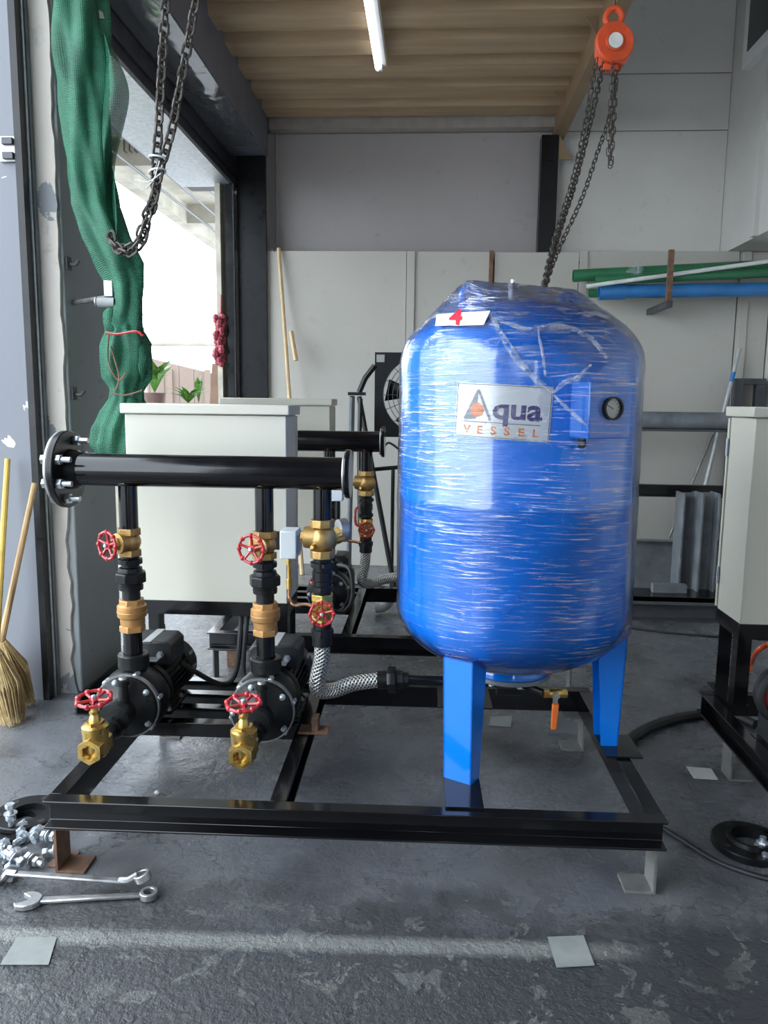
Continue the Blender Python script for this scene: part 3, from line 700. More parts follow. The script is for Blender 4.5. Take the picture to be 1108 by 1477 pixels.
def pipe_union(name, label, h):
    """black malleable union with hex nipples; local z 0..h"""
    t = thing(name, label, 'pipe union')
    MB().lathe([(.027, 0), (.027, h * .22), (.036, h * .22), (.037, h * .32), (.03, h * .34)], n=18).build('lower_nipple', BLACKM, t)
    MB().lathe([(.034, h * .22), (.034, h * .34)], n=6).build('hex_nut', BLACKM, t, bevel=.001)
    m = MB(); m.lathe([(.040, h * .38), (.047, h * .40), (.047, h * .60), (.042, h * .63)], n=8); m.build('union_nut', BLACKM, t, bevel=.002, ang=20)
    MB().lathe([(.034, h * .30), (.036, h * .38), (.036, h * .62), (.034, h * .72), (.027, h * .74), (.027, h * .80), (.036, h * .81), (.036, h * .92), (.027, h * .94), (.027, h)], n=18).build('upper_nipple', BLACKM, t)
    MB().lathe([(.037, h * .82), (.037, h * .9)], n=8).build('hex_ring', BLACKM, t, bevel=.001)
    return t
def check_valve(name, label, h):
    t = thing(name, label, 'valve')
    MB().lathe([(.039, 0), (.039, h * .2)], n=6).build('lower_hex', BRONZE, t, bevel=.002)
    MB().lathe([(.034, h * .18), (.035, h * .24), (.036, h * .42), (.042, h * .46), (.0435, h * .50), (.0435, h * .80), (.040, h * .82), (.036, h * .86)], n=24).build('body', BRONZE, t)
    MB().lathe([(.039, h * .82), (.039, h)], n=8).build('upper_hex', BRONZE, t, bevel=.002)
    MB().torus((0, 0, h * .62), (0, 0, 1), .0435, .0015, 24, 6).build('ridge', BRONZE, t)
    MB().cyl((0, 0, -h * .72), (0, 0, 0.001), .028, n=20).build('nipple', BLACK, t)
    return t
def ball_check(name, label):
    """cast bronze swing check; local z 0..0.115"""
    t = thing(name, label, 'valve')
    MB().lathe([(.037, 0), (.037, .024)], n=8).build('lower_hex', GOLDB, t, bevel=.002); MB().lathe([(.037, .092), (.037, .115)], n=8).build('upper_hex', GOLDB, t, bevel=.002)
    m = MB(); m.sphere((0, 0, .058), .044, 20, (1, 1, .95)); m.lathe([(.034, 0), (.032, .03)], (-.02, -.004, .062), (-1, 0, .0), 18); m.build('body', GOLDB, t)
    m = MB(); m.lathe([(.030, 0), (.030, .008)], (-.046, -.004, .062), (-1, 0, 0), 18); m.lathe([(.02, 0), (.02, .010)], (-.052, -.004, .062), (-1, 0, 0), 6); m.build('side_cap', GOLDB, t, bevel=.001)
    MB().lathe([(.009, 0), (.009, .012), (.006, .016)], (-.018, -.034, .040), (-.4, -1, 0), 6).build('plug', BRASS, t)
    return t

# ------------------------------------------------------------------ pump
def make_pump(name, label):
    """origin on the cross members below the volute; shaft along Y"""
    t = thing(name, label, 'pump'); A = .085
    Yv = (0, 1, 0); o = (0, 0, A)
    m = MB(); m.lathe([(.05, -.055), (.088, -.05), (.101, -.03), (.104, 0), (.101, .03), (.088, .048), (.06, .055)], o, Yv, 36)
    m.build('volute', CASTBLK, t)
    m = MB(); m.lathe([(.044, 0), (.040, .018), (.041, .026), (.047, .030), (.047, .067), (.044, .070), (.030, .070), (.030, .05)], (0, 0, A + .075), (0, 0, 1), 24); m.build('discharge_neck', CASTBLK, t)
    m = MB(); m.lathe([(.030, -.062), (.076, -.058), (.090, -.056), (.093, -.064), (.090, -.074), (.07, -.082), (.05, -.092), (.042, -.10), (.04, -.135), (.045, -.137), (.045, -.165), (.028, -.166)], o, Yv, 32); fc = m.build('suction_cover', CASTBLK, t)
    m = MB(); m.ring((0, -.064, A), (0, -.050, A), .094, .0985, 36); m.build('seam_ring', STEELG, fc)
    for i in range(5):
        a_ = radians(38 + 72 * i); p = Vector((cos(a_) * .082, -.076, A + sin(a_) * .082))
        m = MB(); m.lathe([(.010, 0), (.010, .003), (.0075, .003), (.0075, .010), (.004, .012)], p, (0, -1, 0), 8); m.build('bolt', ZINC, fc)
    for i in range(6):
        a_ = radians(15 + 60 * i); p = Vector((cos(a_) * .096, -.030, A + sin(a_) * .096))
        MB().lathe([(.008, 0), (.008, .03), (.005, .032)], p, (0, -1, 0), 6).build('bolt', ZINC, fc)
    m = MB(); m.lathe([(.016, 0), (.014, .055), (.019, .058), (.019, .072), (.012, .075)], (.012, -.115, A + .03), (0, 0, 1), 14); m.build('priming_port', CASTBLK, t)
    MB().lathe([(.013, 0), (.011, .006)], (.012, -.115, A + .105), (0, 0, 1), 12).build('port_cap', STEELG, t)
    # motor
    m = MB(); m.lathe([(.06, .05), (.095, .052), (.098, .065), (.095, .078), (.078, .082)], o, Yv, 32); m.build('motor_flange', CASTBLK, t)
    m = MB(); m.lathe([(.072, .08), (.074, .085), (.074, .29), (.07, .295)], o, Yv, 28); mo = m.build('motor', BLACKM, t)
    m = MB()
    for i in range(30):
        a_ = 2 * pi * i / 30 + .05
        if 50 < math.degrees(a_) % 360 < 130: continue
        rr = Matrix.Rotation(-a_, 3, 'Y'); m.box(Vector((0, .185, A)) + rr @ Vector((.078, 0, 0)), (.016, .20, .003), rr)
    m.build('cooling_fins', BLACKM, mo)
    m = MB(); m.lathe([(.082, .285), (.090, .29), (.090, .345), (.078, .362), (.03, .365)], o, Yv, 32); fcv = m.build('fan_cover', PLASTIC, t)
    m = MB()
    for i in range(12):
        a_ = 2 * pi * i / 12; rr = Matrix.Rotation(-a_, 3, 'Y'); m.box(Vector((0, .318, A)) + rr @ Vector((.0905, 0, 0)), (.003, .035, .009), rr)
    m.build('vent_slots', GREYBOX, fcv)
    m = MB(); m.prism([(-.078, 0), (.078, 0), (.080, .062), (.062, .078), (-.062, .078), (-.080, .062)], (0, .11, A + .068), (1, 0, 0), (0, 0, 1), (0, .135, 0)); tb = m.build('terminal_box', PLASTIC, t, bevel=.006)
    MB().bx(-.012, .014, .108, .247, A + .1455, A + .1475).build('light_strip', GREYBOX, tb)
    m = MB(); m.lathe([(.012, 0), (.012, .008)], (.045, .11, A + .105), (0, -1, 0), 6); m.lathe([(.008, .008), (.008, .018)], (.045, .11, A + .105), (0, -1, 0), 10); m.build('cable_gland', ZINC, tb)
    MB().bx(-.04, .05, .055, .10, A + .098, A + .100).build('rating_plate', STEELG, t)
    for x in (-.074, .074):
        m = MB(); sx_ = 1 if x > 0 else -1; m.prism([(.045 * sx_, 0), (.085 * sx_, 0), (.085 * sx_, .012), (.068 * sx_, .014), (.064 * sx_, .05), (.05 * sx_, .05)], (0, .08, 0), (1, 0, 0), (0, 0, 1), (0, .16, 0)); ft = m.build('base_foot', CASTBLK, t, bevel=.003)
        for yy in (.09, .21): MB().lathe([(.009, 0), (.009, .006), (.004, .007), (.004, .012)], (x, yy, .012), (0, 0, 1), 6).build('bolt', ZINC, ft)
    return t

P1, P2, YV = -.893, -.484, 2.24
pump = make_pump('centrifugal_pump', 'black centrifugal pump left on the front skid, beside the peeling column'); pump.location = (P1, YV, .2)
pumpb = copy_tree(pump, (P2, YV, .2), 'black centrifugal pump on the front skid, second from the left')
pumpc = copy_tree(pump, (P2 + DX2, YV + DY2, 0.226), 'black centrifugal pump on the rear skid, behind the copper tube')
pumpd = copy_tree(pump, (P1 + DX2, YV + DY2, 0.226), 'black centrifugal pump on the rear skid, hidden mostly by the big cream cabinet')

sv = gate_valve_front('gate_valve', 'brass gate valve with red wheel on top at left pump suction'); sv.location = (P1, 1.955, .262)
copy_tree(sv, (P2, 1.955, .265), 'brass gate valve with red wheel on top, at suction of the second pump')
copy_tree(sv, (P2 + DX2, 1.955 + DY2, .288), 'brass gate valve with red wheel on the rear pump suction')

gv = gate_valve_side('gate_valve', 'bronze gate valve with red wheel facing forward, under left end of header'); gv.location = (P1, YV, .775); gv.rotation_euler = (0, 0, -.55)
copy_tree(gv, (P2, YV, .775), 'bronze gate valve with red wheel facing forward, above the second pump', rz=-.30)
copy_tree(gv, (P2 + DX2, YV + DY2, 0.801), 'bronze gate valve with red wheel under the rear header, above the rear pump', rz=-.30)
un = pipe_union('pipe_union', 'black pipe union with octagonal nut above the left pump', .135); un.location = (P1, YV, .600)
copy_tree(un, (P2, YV, .600), 'black pipe union with octagonal nut above the second pump')
copy_tree(un, (P2 + DX2, YV + DY2, 0.626), 'black pipe union above the rear skid pump')
cv = check_valve('check_valve', 'tan bronze check valve above the left pump', .10); cv.location = (P1, YV, .50)
copy_tree(cv, (P2, YV, .50), 'tan bronze check valve above the second pump')
copy_tree(cv, (P2 + DX2, YV + DY2, 0.526), 'tan bronze check valve above the rear skid pump')

# third riser: swing check, nipples, valve, hose
P3 = -.312
bc = ball_check('check_valve', 'cast bronze swing check valve on the third riser with round side cap'); bc.location = (P3, YV, .740)
copy_tree(bc, (P3 + DX2, YV + DY2, 0.766), 'cast bronze check valve under the right end of rear header')
def riser(name, label, h):
    t = thing(name, label, 'pipe nipple')
    prof = [(.026, 0)]; z = .0
    seq = [(.027, .008), (.034, .010), (.034, .024), (.028, .026), (.028, .04), (.031, .042), (.031, .068), (.028, .07), (.028, .080), (.035, .082), (.035, .096), (.027, .098), (.027, h)]
    MB().lathe(prof + seq, n=20).build('nipple', BLACKM, t)
    MB().lathe([(.037, .011), (.037, .023)], n=6).build('hex_nut', BLACKM, t, bevel=.001)
    MB().lathe([(.038, .083), (.038, .095)], n=6, phase=.3).build('hex_nut', BLACKM, t, bevel=.001)
    return t
rs = riser('pipe_nipple', 'black threaded nipples on the third riser, below the bronze check valve', .112); rs.location = (P3, YV, .632)
copy_tree(rs, (P3 + DX2, YV + DY2, 0.658), 'black threaded nipples below the rear bronze check valve')
gv3 = gate_valve_side('gate_valve', 'brass valve with small red wheel at the foot of third riser', BRASS, .034); gv3.location = (P3, YV, .590); gv3.rotation_euler = (0, 0, .12)
copy_tree(gv3, (P3 + DX2, YV + DY2, 0.616), 'brass valve with small red wheel on the rear riser beside the tank', rz=.12)
def hosefit(name, label):
    t = thing(name, label, 'hose')
    MB().lathe([(.030, .0), (.030, .03), (.034, .032), (.034, .05), (.028, .052), (.028, .075)], (0, 0, -.035), (0, 0, 1), 16).build('top_fitting', BLACKM, t)
    MB().lathe([(.036, 0), (.036, .018)], (0, 0, -.005), (0, 0, 1), 6).build('hex_nut', BLACKM, t, bevel=.001)
    pts = spline([(0, 0, -.03), (-.002, 0, -.08), (-.014, .0, -.14), (-.014, .02, -.185), (.03, .05, -.195), (.09, .06, -.175), (.175, .06, -.16)], 8)
    MB().tube(pts, .024, 14, uv=True).build('braided_hose', BRAID, t)
    m = MB(); m.lathe([(.029, 0), (.029, .03)], (.165, .06, -.161), (1, 0, .06), 16); m.lathe([(.040, .03), (.042, .034), (.042, .052), (.040, .056)], (.165, .06, -.161), (1, 0, .06), 8); m.lathe([(.029, .056), (.029, .078)], (.165, .06, -.161), (1, 0, .06), 8)
    m.build('end_union', BLACKM, t, ang=25)
    return t
hz = hosefit('braided_hose', 'braided steel hose bending from the third riser to the tank pipe'); hz.location = (P3, YV, .508)
copy_tree(hz, (P3 + DX2, YV + DY2, 0.534), 'braided steel hose on the rear skid beside the tank')
br = thing('hose_bracket', 'small brown bracket holding the hose bend on the front skid', 'bracket', (P3 - .02, YV, .2))
MB().bx(P3 - .07, P3 + .02, YV - .03, YV + .03, .2, .208).bx(P3 - .03, P3 - .01, YV - .02, YV + .02, .2, .25).build('bracket', RUST, br, bevel=.002)

# headers
def header(name, label):
    t = thing(name, label, 'pipe manifold', (0, 0, .99)); zc = .99; r = .048
    c0 = Vector((-1.07, YV, zc)); 
    MB().lathe([(r, 0), (r, .825)], (-1.065, YV, zc), (1, 0, 0), 32).build('header_pipe', BLACK, t)
    # left flange pair
    m = MB(); m.lathe([(r + .001, -.0), (.112, 0), (.114, .003), (.114, .017), (.112, .020), (r + .012, .020), (r + .008, .045), (r + .001, .055)], (-1.085, YV, zc), (1, 0, 0), 40, closed=True); fl_ = m.build('flange', BLACKM, t)
    MB().lathe([(.0001, -.008), (.110, -.008), (.111, -.001), (.0001, -.001)], (-1.086, YV, zc), (1, 0, 0), 40).build('blank_flange', M('raw_flange_rim', (.33, .34, .33), .5, .5, var=.4, vs=40), t)
    for i in range(8):
        if i in (2, 6): continue
        a_ = pi / 8 + 2 * pi * i / 8; p = Vector((-1.065, YV + cos(a_) * .090, zc + sin(a_) * .090))
        m = MB(); m.lathe([(.0155, 0), (.0155, .014)], p, (1, 0, 0), 6); m.lathe([(.0085, .014), (.0085, .042)], p, (1, 0, 0), 10)
        m.build('bolt', ZINC, fl_); MB().lathe([(.015, -.043), (.015, -.031)], p, (1, 0, 0), 6).build('nut', STEELG, fl_)
    m = MB(); m.lathe([(.0001, 0), (.069, 0), (.071, .003), (.071, .012), (.069, .015), (.0001, .015)], (-.243, YV, zc), (1, 0, 0), 36); ef = m.build('end_flange', BLACK, t)
    MB().torus((-.2455, YV, zc), (1, 0, 0), .0585, .0045, 36, 6).build('weld_bead', STEELG, ef)
    for x, zb_ in ((P1, .812), (P2, .812), (P3, .848)):
        m = MB(); m.lathe([(.0275, zb_), (.0275, zc - r + .003), (.034, zc - r + .010), (.030, zc - .03)], (x, YV, 0), (0, 0, 1), 20); m.build('branch_pipe', BLACK, t)
    return t
hd1 = header('pipe_manifold', 'glossy black header pipe in front with large flange at its left end')
copy_tree(hd1, (DX2, DY2, 1.016), 'black header pipe on the rear skid, behind the front header')

# tank feed pipe under the tank
fp_ = thing('feed_pipe', 'black feed pipe running from braided hose under the tank', 'pipe', (.1, 2.3, .30))
ex = P3 + .24
MB().cyl((ex, YV + .06, .350), (.34, YV + .06, .352), .016, n=14).build('pipe', BLACK, fp_)
m = MB(); m.lathe([(.024, 0), (.024, .03)], (ex - .01, YV + .06, .350), (1, 0, 0), 8); m.build('reducer', BLACKM, fp_, bevel=.001)
m = MB(); m.lathe([(.028, -.035), (.028, .035)], (.25, YV + .03, .352), (1, 0, 0), 14); m.lathe([(.024, 0), (.024, .055)], (.25, YV + .03, .352), (0, 0, 1), 14); m.lathe([(.03, .03), (.03, .05)], (.25, YV + .03, .352), (0, 0, 1), 6); m.build('tee', BLACKM, fp_)
# drain ball valve
dv = at(801, 1000, 2.20)
bv = thing('ball_valve', 'small brass ball valve with orange lever hanging under the tank', 'valve', dv)
m = MB(); m.lathe([(.013, -.034), (.013, -.018)], dv, (1, .1, 0), 6); m.lathe([(.013, .018), (.013, .034)], dv, (1, .1, 0), 6); m.lathe([(.011, -.018), (.015, -.008), (.015, .008), (.011, .018)], dv, (1, .1, 0), 14); m.build('body', BRASS, bv)
m = MB(); m.lathe([(.007, .0), (.007, .02)], dv, (0, -1, 0), 8); m.lathe([(.010, .02), (.010, .026)], dv, (0, -1, 0), 6); m.box(dv + Vector((-.003, -.024, -.015)), (.014, .003, .04)); m.build('stem', CHROME, bv)
m = MB(); m.prism([(-.009, -.02), (.010, -.02), (.009, -.06), (.006, -.098), (-.010, -.10), (-.010, -.06)], dv + Vector((-.003, -.033, 0)), (1, 0, 0), (0, 0, 1), (0, .012, 0)); m.build('lever', ORANGEP, bv, bevel=.003)
MB().cyl((.30, YV + .04, .352), dv + Vector((-.03, 0, 0)), .011, n=10).build('nipple', BLACKM, bv)

# ------------------------------------------------------------------ blue vessel
TC = Vector((.245, 2.226, 0)); TR = .329; ZB, ZT, HH = .62, 1.30, .185
tank = thing('pressure_vessel', 'tall blue pressure vessel on three legs on the front skid', 'tank', (TC.x, TC.y, .206))
prof = []
for i in range(0, 15):
    a_ = pi / 2 * i / 14; prof.append((max(.0001, TR * sin(a_)), ZB - HH * cos(a_)))
prof += [(TR, ZB + .02), (TR, .93), (TR + .0025, .934), (TR + .0025, .946), (TR, .95), (TR, ZT - .02)]
for i in range(0, 15):
    a_ = pi / 2 * i / 14; prof.append((max(.0001, TR * cos(a_)), ZT + HH * sin(a_)))
MB().lathe(prof, (TC.x, TC.y, 0), (0, 0, 1), 96).build('shell', BLUE, tank)
m = MB(); m.lathe([(.085, .47), (.10, .445), (.118, .443), (.120, .438), (.120, .426), (.118, .423)], (TC.x, TC.y, 0), (0, 0, 1), 48); fl4 = m.build('bottom_flange', BLUE, tank)
m = MB(); m.lathe([(.119, .409), (.121, .411), (.121, .421), (.119, .4225)], (TC.x, TC.y, 0), (0, 0, 1), 48); m.build('cover_plate', GREYSTEEL, tank)
for i in range(8):
    a_ = 2 * pi * i / 8 + .2; p = (TC.x + .104 * cos(a_), TC.y + .104 * sin(a_), .40)
    m = MB(); m.lathe([(.008, 0), (.008, .009), (.0045, .009), (.0045, .05)], p, (0, 0, 1), 6); m.build('bolt', ZINC, fl4)
def leg(az):
    """folded sheet leg, outer face radial, tapering to the foot"""
    e = Vector((cos(az), sin(az), 0)); s_ = Vector((-sin(az), cos(az), 0)); m = MB()
    zt_, zb_ = .545, .206; ro = TR + .004; hw0, hw1 = .043, .041; d0, d1 = .085, .050; t_ = .004
    c = Vector((TC.x, TC.y, 0))
    for side in (-1, 1):
        q = []
        a1 = c + e * ro + s_ * hw0 * side; a2 = c + e * (ro - .012) + s_ * hw1 * side
        b1 = c + e * (ro - d0) + s_ * hw0 * side; b2 = c + e * (ro - .012 - d1) + s_ * hw1 * side
        v = [a1 + Vector((0, 0, zt_)), b1 + Vector((0, 0, zt_)), b2 + Vector((0, 0, zb_)), a2 + Vector((0, 0, zb_))]
        m.add(v + [p - s_ * t_ * side for p in v], [(0, 1, 2, 3), (7, 6, 5, 4), (0, 4, 5, 1), (1, 5, 6, 2), (2, 6, 7, 3), (3, 7, 4, 0)])
    v = [c + e * ro + s_ * hw0 + Vector((0, 0, zt_)), c + e * ro - s_ * hw0 + Vector((0, 0, zt_)), c + e * (ro - .012) - s_ * hw1 + Vector((0, 0, zb_)), c + e * (ro - .012) + s_ * hw1 + Vector((0, 0, zb_))]
    m.add(v + [p - e * t_ for p in v], [(0, 1, 2, 3), (7, 6, 5, 4), (0, 4, 5, 1), (1, 5, 6, 2), (2, 6, 7, 3), (3, 7, 4, 0)])
    m.build('leg', BLUE, tank, smooth=False)
A0 = atan2(1.945 - TC.y, .088 - TC.x)
AZ = [A0, A0 + 2 * pi / 3 + .03, A0 - 2 * pi / 3 - .16]
for a_ in AZ: leg(a_)
# lifting lugs and top nipple
LUGS = [(Vector((.105, 2.20, 1.462)), 0), (Vector((.365, 2.20, 1.440)), 0), (Vector((at(783, 415, 2.40).x, 2.40, 1.45)), 1)]
for c, k_ in LUGS:
    m = MB(); ax = (0.3, -1, 0) if k_ == 0 else (1, 0, 0)
    m.torus(c + Vector((0, 0, .022)), ax, .027, .0115, 24, 8); x_, y_, a2 = basis(ax)
    m.box(c + Vector((0, 0, -.012)), (.07, .024, .04)); m.build('lifting_lug', BLUE, tank, bevel=.002)
m = MB(); m.lathe([(.022, 1.46), (.022, 1.485), (.013, 1.487), (.013, 1.512), (.016, 1.513), (.016, 1.526), (.007, 1.528), (.007, 1.536)], (TC.x - .025, TC.y, 0), (0, 0, 1), 14); m.build('top_nipple', ZINC, tank)
# gauge box
ga_ = radians(-90 + 27); ge = Vector((cos(ga_), sin(ga_), 0)); gs = Vector((-sin(ga_), cos(ga_), 0)); gz = 1.185
gc = Vector((TC.x, TC.y, gz)); rot = Matrix((( gs.x, ge.x, 0), (gs.y, ge.y, 0), (0, 0, 1))); rot = Matrix(((gs.x, ge.x, 0), (gs.y, ge.y, 0), (0, 0, 1)))
m = MB(); m.box(gc + ge * (TR + .012), (.125, .105, .134), rot); gb = m.build('gauge_box', BLUE, tank, bevel=.004)
fc_ = gc + ge * (TR + .0655) + gs * .0 + Vector((0, 0, .005))
MB().ring(fc_, fc_ + ge * .012, .0235, .0275, 32).build('gauge_rim', BLACKM, gb)
m = MB(); m.lathe([(.0001, 0), (.024, 0), (.024, .003), (.0001, .003)], fc_, ge, 28); m.build('gauge_dial', PAPER, gb)
dm = MB()
for i in range(11):
    a_ = radians(225 - 27 * i); dm.box(fc_ + ge * .0036 + gs * cos(a_) * .019 + Vector((0, 0, sin(a_) * .019)), (.004, .0008, .0010), rot @ Matrix.Rotation(-a_, 3, 'Y'))
dm.box(fc_ + ge * .0046 + gs * -.008 + Vector((0, 0, .004)), (.024, .001, .0018), rot @ Matrix.Rotation(radians(26), 3, 'Y'))
dm.build('gauge_marks', RUBBER, gb)
m = MB(); m.lathe([(.010, 0), (.009, .022), (.006, .024)], gc + ge * (TR + .02) - gs * .045 + Vector((0, 0, -.067)), (0, 0, -1), 10); m.build('gland', RUBBER, gb)

# nameplate wrapped on the shell
def on_shell(u, v, d, az, z0, tilt=0.0):
    uu = u * cos(tilt) - v * sin(tilt); vv = u * sin(tilt) + v * cos(tilt)
    a_ = az + uu / TR; return Vector((TC.x + (TR + d) * cos(a_), TC.y + (TR + d) * sin(a_), z0 + vv))
NAZ = radians(-90 - 13.0); NZ = 1.178; TILT = -.045
def shell_grid(mb, u0, u1, v0, v1, d, nu=16, nv=2, rad=0.0):
    vs = []
    for j in range(nv + 1):
        for i in range(nu + 1): vs.append(on_shell(u0 + (u1 - u0) * i / nu, v0 + (v1 - v0) * j / nv, d, NAZ, NZ, TILT))
    fs = [(j * (nu + 1) + i, j * (nu + 1) + i + 1, (j + 1) * (nu + 1) + i + 1, (j + 1) * (nu + 1) + i) for j in range(nv) for i in range(nu)]
    mb.add(vs, fs)
np_ = MB(); shell_grid(np_, -.118, .118, -.066, .066, .0022); plate = np_.build('nameplate', M('silver_label', (.62, .64, .67), .3, .15, var=.05), tank, label='silver nameplate with lettering')
bd = MB()
for (u0, u1, v0, v1) in ((-.116, .116, .0625, .064), (-.116, .116, -.064, -.0625), (-.116, -.1145, -.064, .064), (.1145, .116, -.064, .064)): shell_grid(bd, u0, u1, v0, v1, .0026, 16, 1)
bd.build('border', RUBBER, plate)
def shell_text(s, size, u, v, mat, off=0.0, sx=1.0, name='lettering'):
    t = text_mb(s, size, off, sx); t.v = [on_shell(p.x + u, p.y + v, .0032, NAZ, NZ, TILT) for p in t.v]; return t.build(name, mat, plate, smooth=False)
PURP = M('purple_ink', (.045, .035, .16), .5); ORI = M('orange_ink', (.75, .22, .05), .5); GRI = M('grey_ink', (.20, .21, .25), .5)
shell_text('qua', .072, .037, .006, PURP, .0020, 1.15)
for i, ch in enumerate('VESSEL'): shell_text(ch, .027, -.084 + .0335 * i, -.047, ORI, .0006, 1.15)
tri = MB()
def strokes(pts):
    for a, b in zip(pts, pts[1:]):
        a = Vector(a); b = Vector(b); d = (b - a).normalized(); nn = Vector((-d.y, d.x)) * .0032
        for k in range(6):
            p = a.lerp(b, k / 6); q = a.lerp(b, (k + 1) / 6); tri.add([on_shell(w_.x, w_.y, .0032, NAZ, NZ, TILT) for w_ in (p - nn, q - nn, q + nn, p + nn)], [(0, 1, 2, 3)])
strokes([(-.092, -.022), (-.060, .050), (-.026, -.022)]); tri.add([on_shell(a, b, .0031, NAZ, NZ, TILT) for a, b in ((-.092, -.024), (-.062, -.020), (-.060, .052), (-.066, .04))], [(0, 1, 2, 3)])
shell_grid(tri, -.094, .094, -.0285, -.026, .0032, 16, 1)
tri.build('triangle_logo', GRI, plate, smooth=False)
ball = MB(); ball.add([on_shell(-.060, .002, .0036, NAZ, NZ, TILT)] + [on_shell(-.060 + .017 * cos(2 * pi * i / 20), .002 + .017 * sin(2 * pi * i / 20), .0036, NAZ, NZ, TILT) for i in range(20)], [(0, i + 1, (i + 1) % 20 + 1) for i in range(20)])
ball.build('orange_ball_logo', ORI, plate, smooth=False)
shell_grid(bd2 := MB(), .02 - .085, .086, -.0255, -.0235, .0033, 12, 1)

# ------------------------------------------------------------------ stretch film over the vessel
hull = bmesh.new()
def hp(p): hull.verts.new(p)
for i in range(64):
    a_ = 2 * pi * i / 64
    for r_, z_ in prof:
        if z_ > .47: hp((TC.x + r_ * cos(a_), TC.y + r_ * sin(a_), z_))
for c, k_ in LUGS:
    for i in range(10):
        a_ = 2 * pi * i / 10
        for dy in (-.014, .014): hp((c.x + .040 * cos(a_), c.y + dy, c.z + .022 + .040 * sin(a_)))
for sx in (-.0625, .0625):
    for sz in (-.067, .067): hp(gc + rot @ Vector((sx, TR * 0 + TR + .0665, sz)))
for a_ in AZ:
    for s_ in (-.044, .044): hp(Vector((TC.x + (TR + .006) * cos(a_) - s_ * sin(a_), TC.y + (TR + .006) * sin(a_) + s_ * cos(a_), .545)))
bmesh.ops.convex_hull(hull, input=hull.verts); hull.faces.ensure_lookup_table(); hull.normal_update()
bvh = BVHTree.FromBMesh(hull)
NU, NV1, NV2 = 220, 70, 52
ZC = 1.22
vs = []; uvs = []
for j in range(NV1 + NV2 + 1):
    for i in range(NU + 1):
        a_ = 2 * pi * (i % NU) / NU + pi / 2
        if j <= NV1:
            zl = .497 + .008 * sin(3 * a_) + .006 * noise.noise((cos(a_) * 3, sin(a_) * 3, .3))
            z_ = zl + (ZC - zl) * j / NV1; o_ = Vector((TC.x, TC.y, z_)); d_ = Vector((cos(a_), sin(a_), 0))
        else:
            el = radians(87) * (j - NV1) / NV2; o_ = Vector((TC.x, TC.y, ZC)); d_ = Vector((cos(a_) * cos(el), sin(a_) * cos(el), sin(el)))
        h_, n_, ix, ds = bvh.ray_cast(o_, d_)
        if h_ is None: h_ = o_ + d_ * .3
        # creases where the film spans hollows
        p = h_
        vtop = max(0.0, (p.z - 1.22) / .3)
        wr_ = noise.noise((p.x * 9, p.y * 9, p.z * 22)) * .0018 + abs(noise.noise((p.x * 16 + 5, p.y * 16, p.z * 16))) * .007 * min(1, vtop * 1.5)
        vs.append(p + d_ * (.006 + max(-.0015, wr_)))
        uvs.append((i / NU * 2.04, (j / (NV1 + NV2)) * 1.05))
W1 = NU + 1
fs = [(j * W1 + i, j * W1 + i + 1, (j + 1) * W1 + i + 1, (j + 1) * W1 + i) for j in range(NV1 + NV2) for i in range(NU)]
mw = MB(); mw.add(vs, fs); mw.uv = uvs
film = mw.build('stretch_film', WRAP, None, ang=180)
tag(film, 'clear stretch film wrapped around the blue vessel from legs to dome', 'plastic film')
# rolled, whitish film folds running over the shoulder
def on_hull(px_, py_):
    d = _f + _r * ((px_ - CX) / FPX) - _u * ((py_ - CY) / FPX)
    h_, n_, ix, ds = bvh.ray_cast(CAMP, d.normalized()); return (h_, n_) if h_ is not None else (None, None)
def film_mat2():
    m, nt, b = new_mat('bunched_film'); v = coords(nt)
    b.inputs['Base Color'].default_value = (.62, .66, .70, 1); b.inputs['Roughness'].default_value = .16
    s = noise_t(nt, v, 60, 5, .7); nt.links.new(bump(nt, s, .9, .008), b.inputs['Normal'])
    al = ramp(nt, s, [(.42, .03), (.68, .55)]); nt.links.new(al.outputs[0], b.inputs['Alpha'])
    return m
FOLD = film_mat2()
for pts, r_ in (([(707, 455), (722, 482), (748, 520), (775, 548), (800, 566)], .009), ([(712, 462), (760, 478), (810, 474), (850, 492), (872, 520)], .007), ([(800, 566), (815, 552), (835, 545), (850, 530)], .007), ([(800, 570), (820, 590), (845, 612)], .005), ([(775, 480), (782, 510), (788, 545)], .004)):
    q = []
    for a, b in pts:
        h_, n_ = on_hull(a, b)
        if h_ is not None: q.append(h_ + n_ * .008)
    sp = spline(q, 6); rr = [r_ * (.45 + .55 * sin(pi * i / (len(sp) - 1))) * (1 + .35 * noise.noise((i * .6, r_ * 100, 0))) for i in range(len(sp))]
    MB().tube(sp, rr, 8).build('film_fold', FOLD, film)
# note with number
nt_ = MB(); gx, gy = 12, 4; vs = []
quad = [(632, 476), (700, 474), (709, 455), (634, 459)]
for j in range(gy + 1):
    for i in range(gx + 1):
        u_, v_ = i / gx, j / gy
        a = [quad[0][k] * (1 - u_) + quad[1][k] * u_ for k in (0, 1)]; b = [quad[3][k] * (1 - u_) + quad[2][k] * u_ for k in (0, 1)]
        h_, n_ = on_hull(a[0] * (1 - v_) + b[0] * v_, a[1] * (1 - v_) + b[1] * v_); vs.append(h_ + n_ * .0135)
nt_.add(vs, [(j * (gx + 1) + i, j * (gx + 1) + i + 1, (j + 1) * (gx + 1) + i + 1, (j + 1) * (gx + 1) + i) for j in range(gy) for i in range(gx)])
note = nt_.build('paper_note', NOTE); tag(note, 'pale yellow paper note with a red 4 stuck on the wrapped vessel', 'note')
four = text_mb('4', 30, .9, 1.15); vs = []
for p in four.v:
    h_, n_ = on_hull(661 + p.x + p.y * .12, 465 - p.y); vs.append(h_ + n_ * .0148)
four.v = vs; four.build('numeral', REDINK, note, smooth=False)
hull.free()

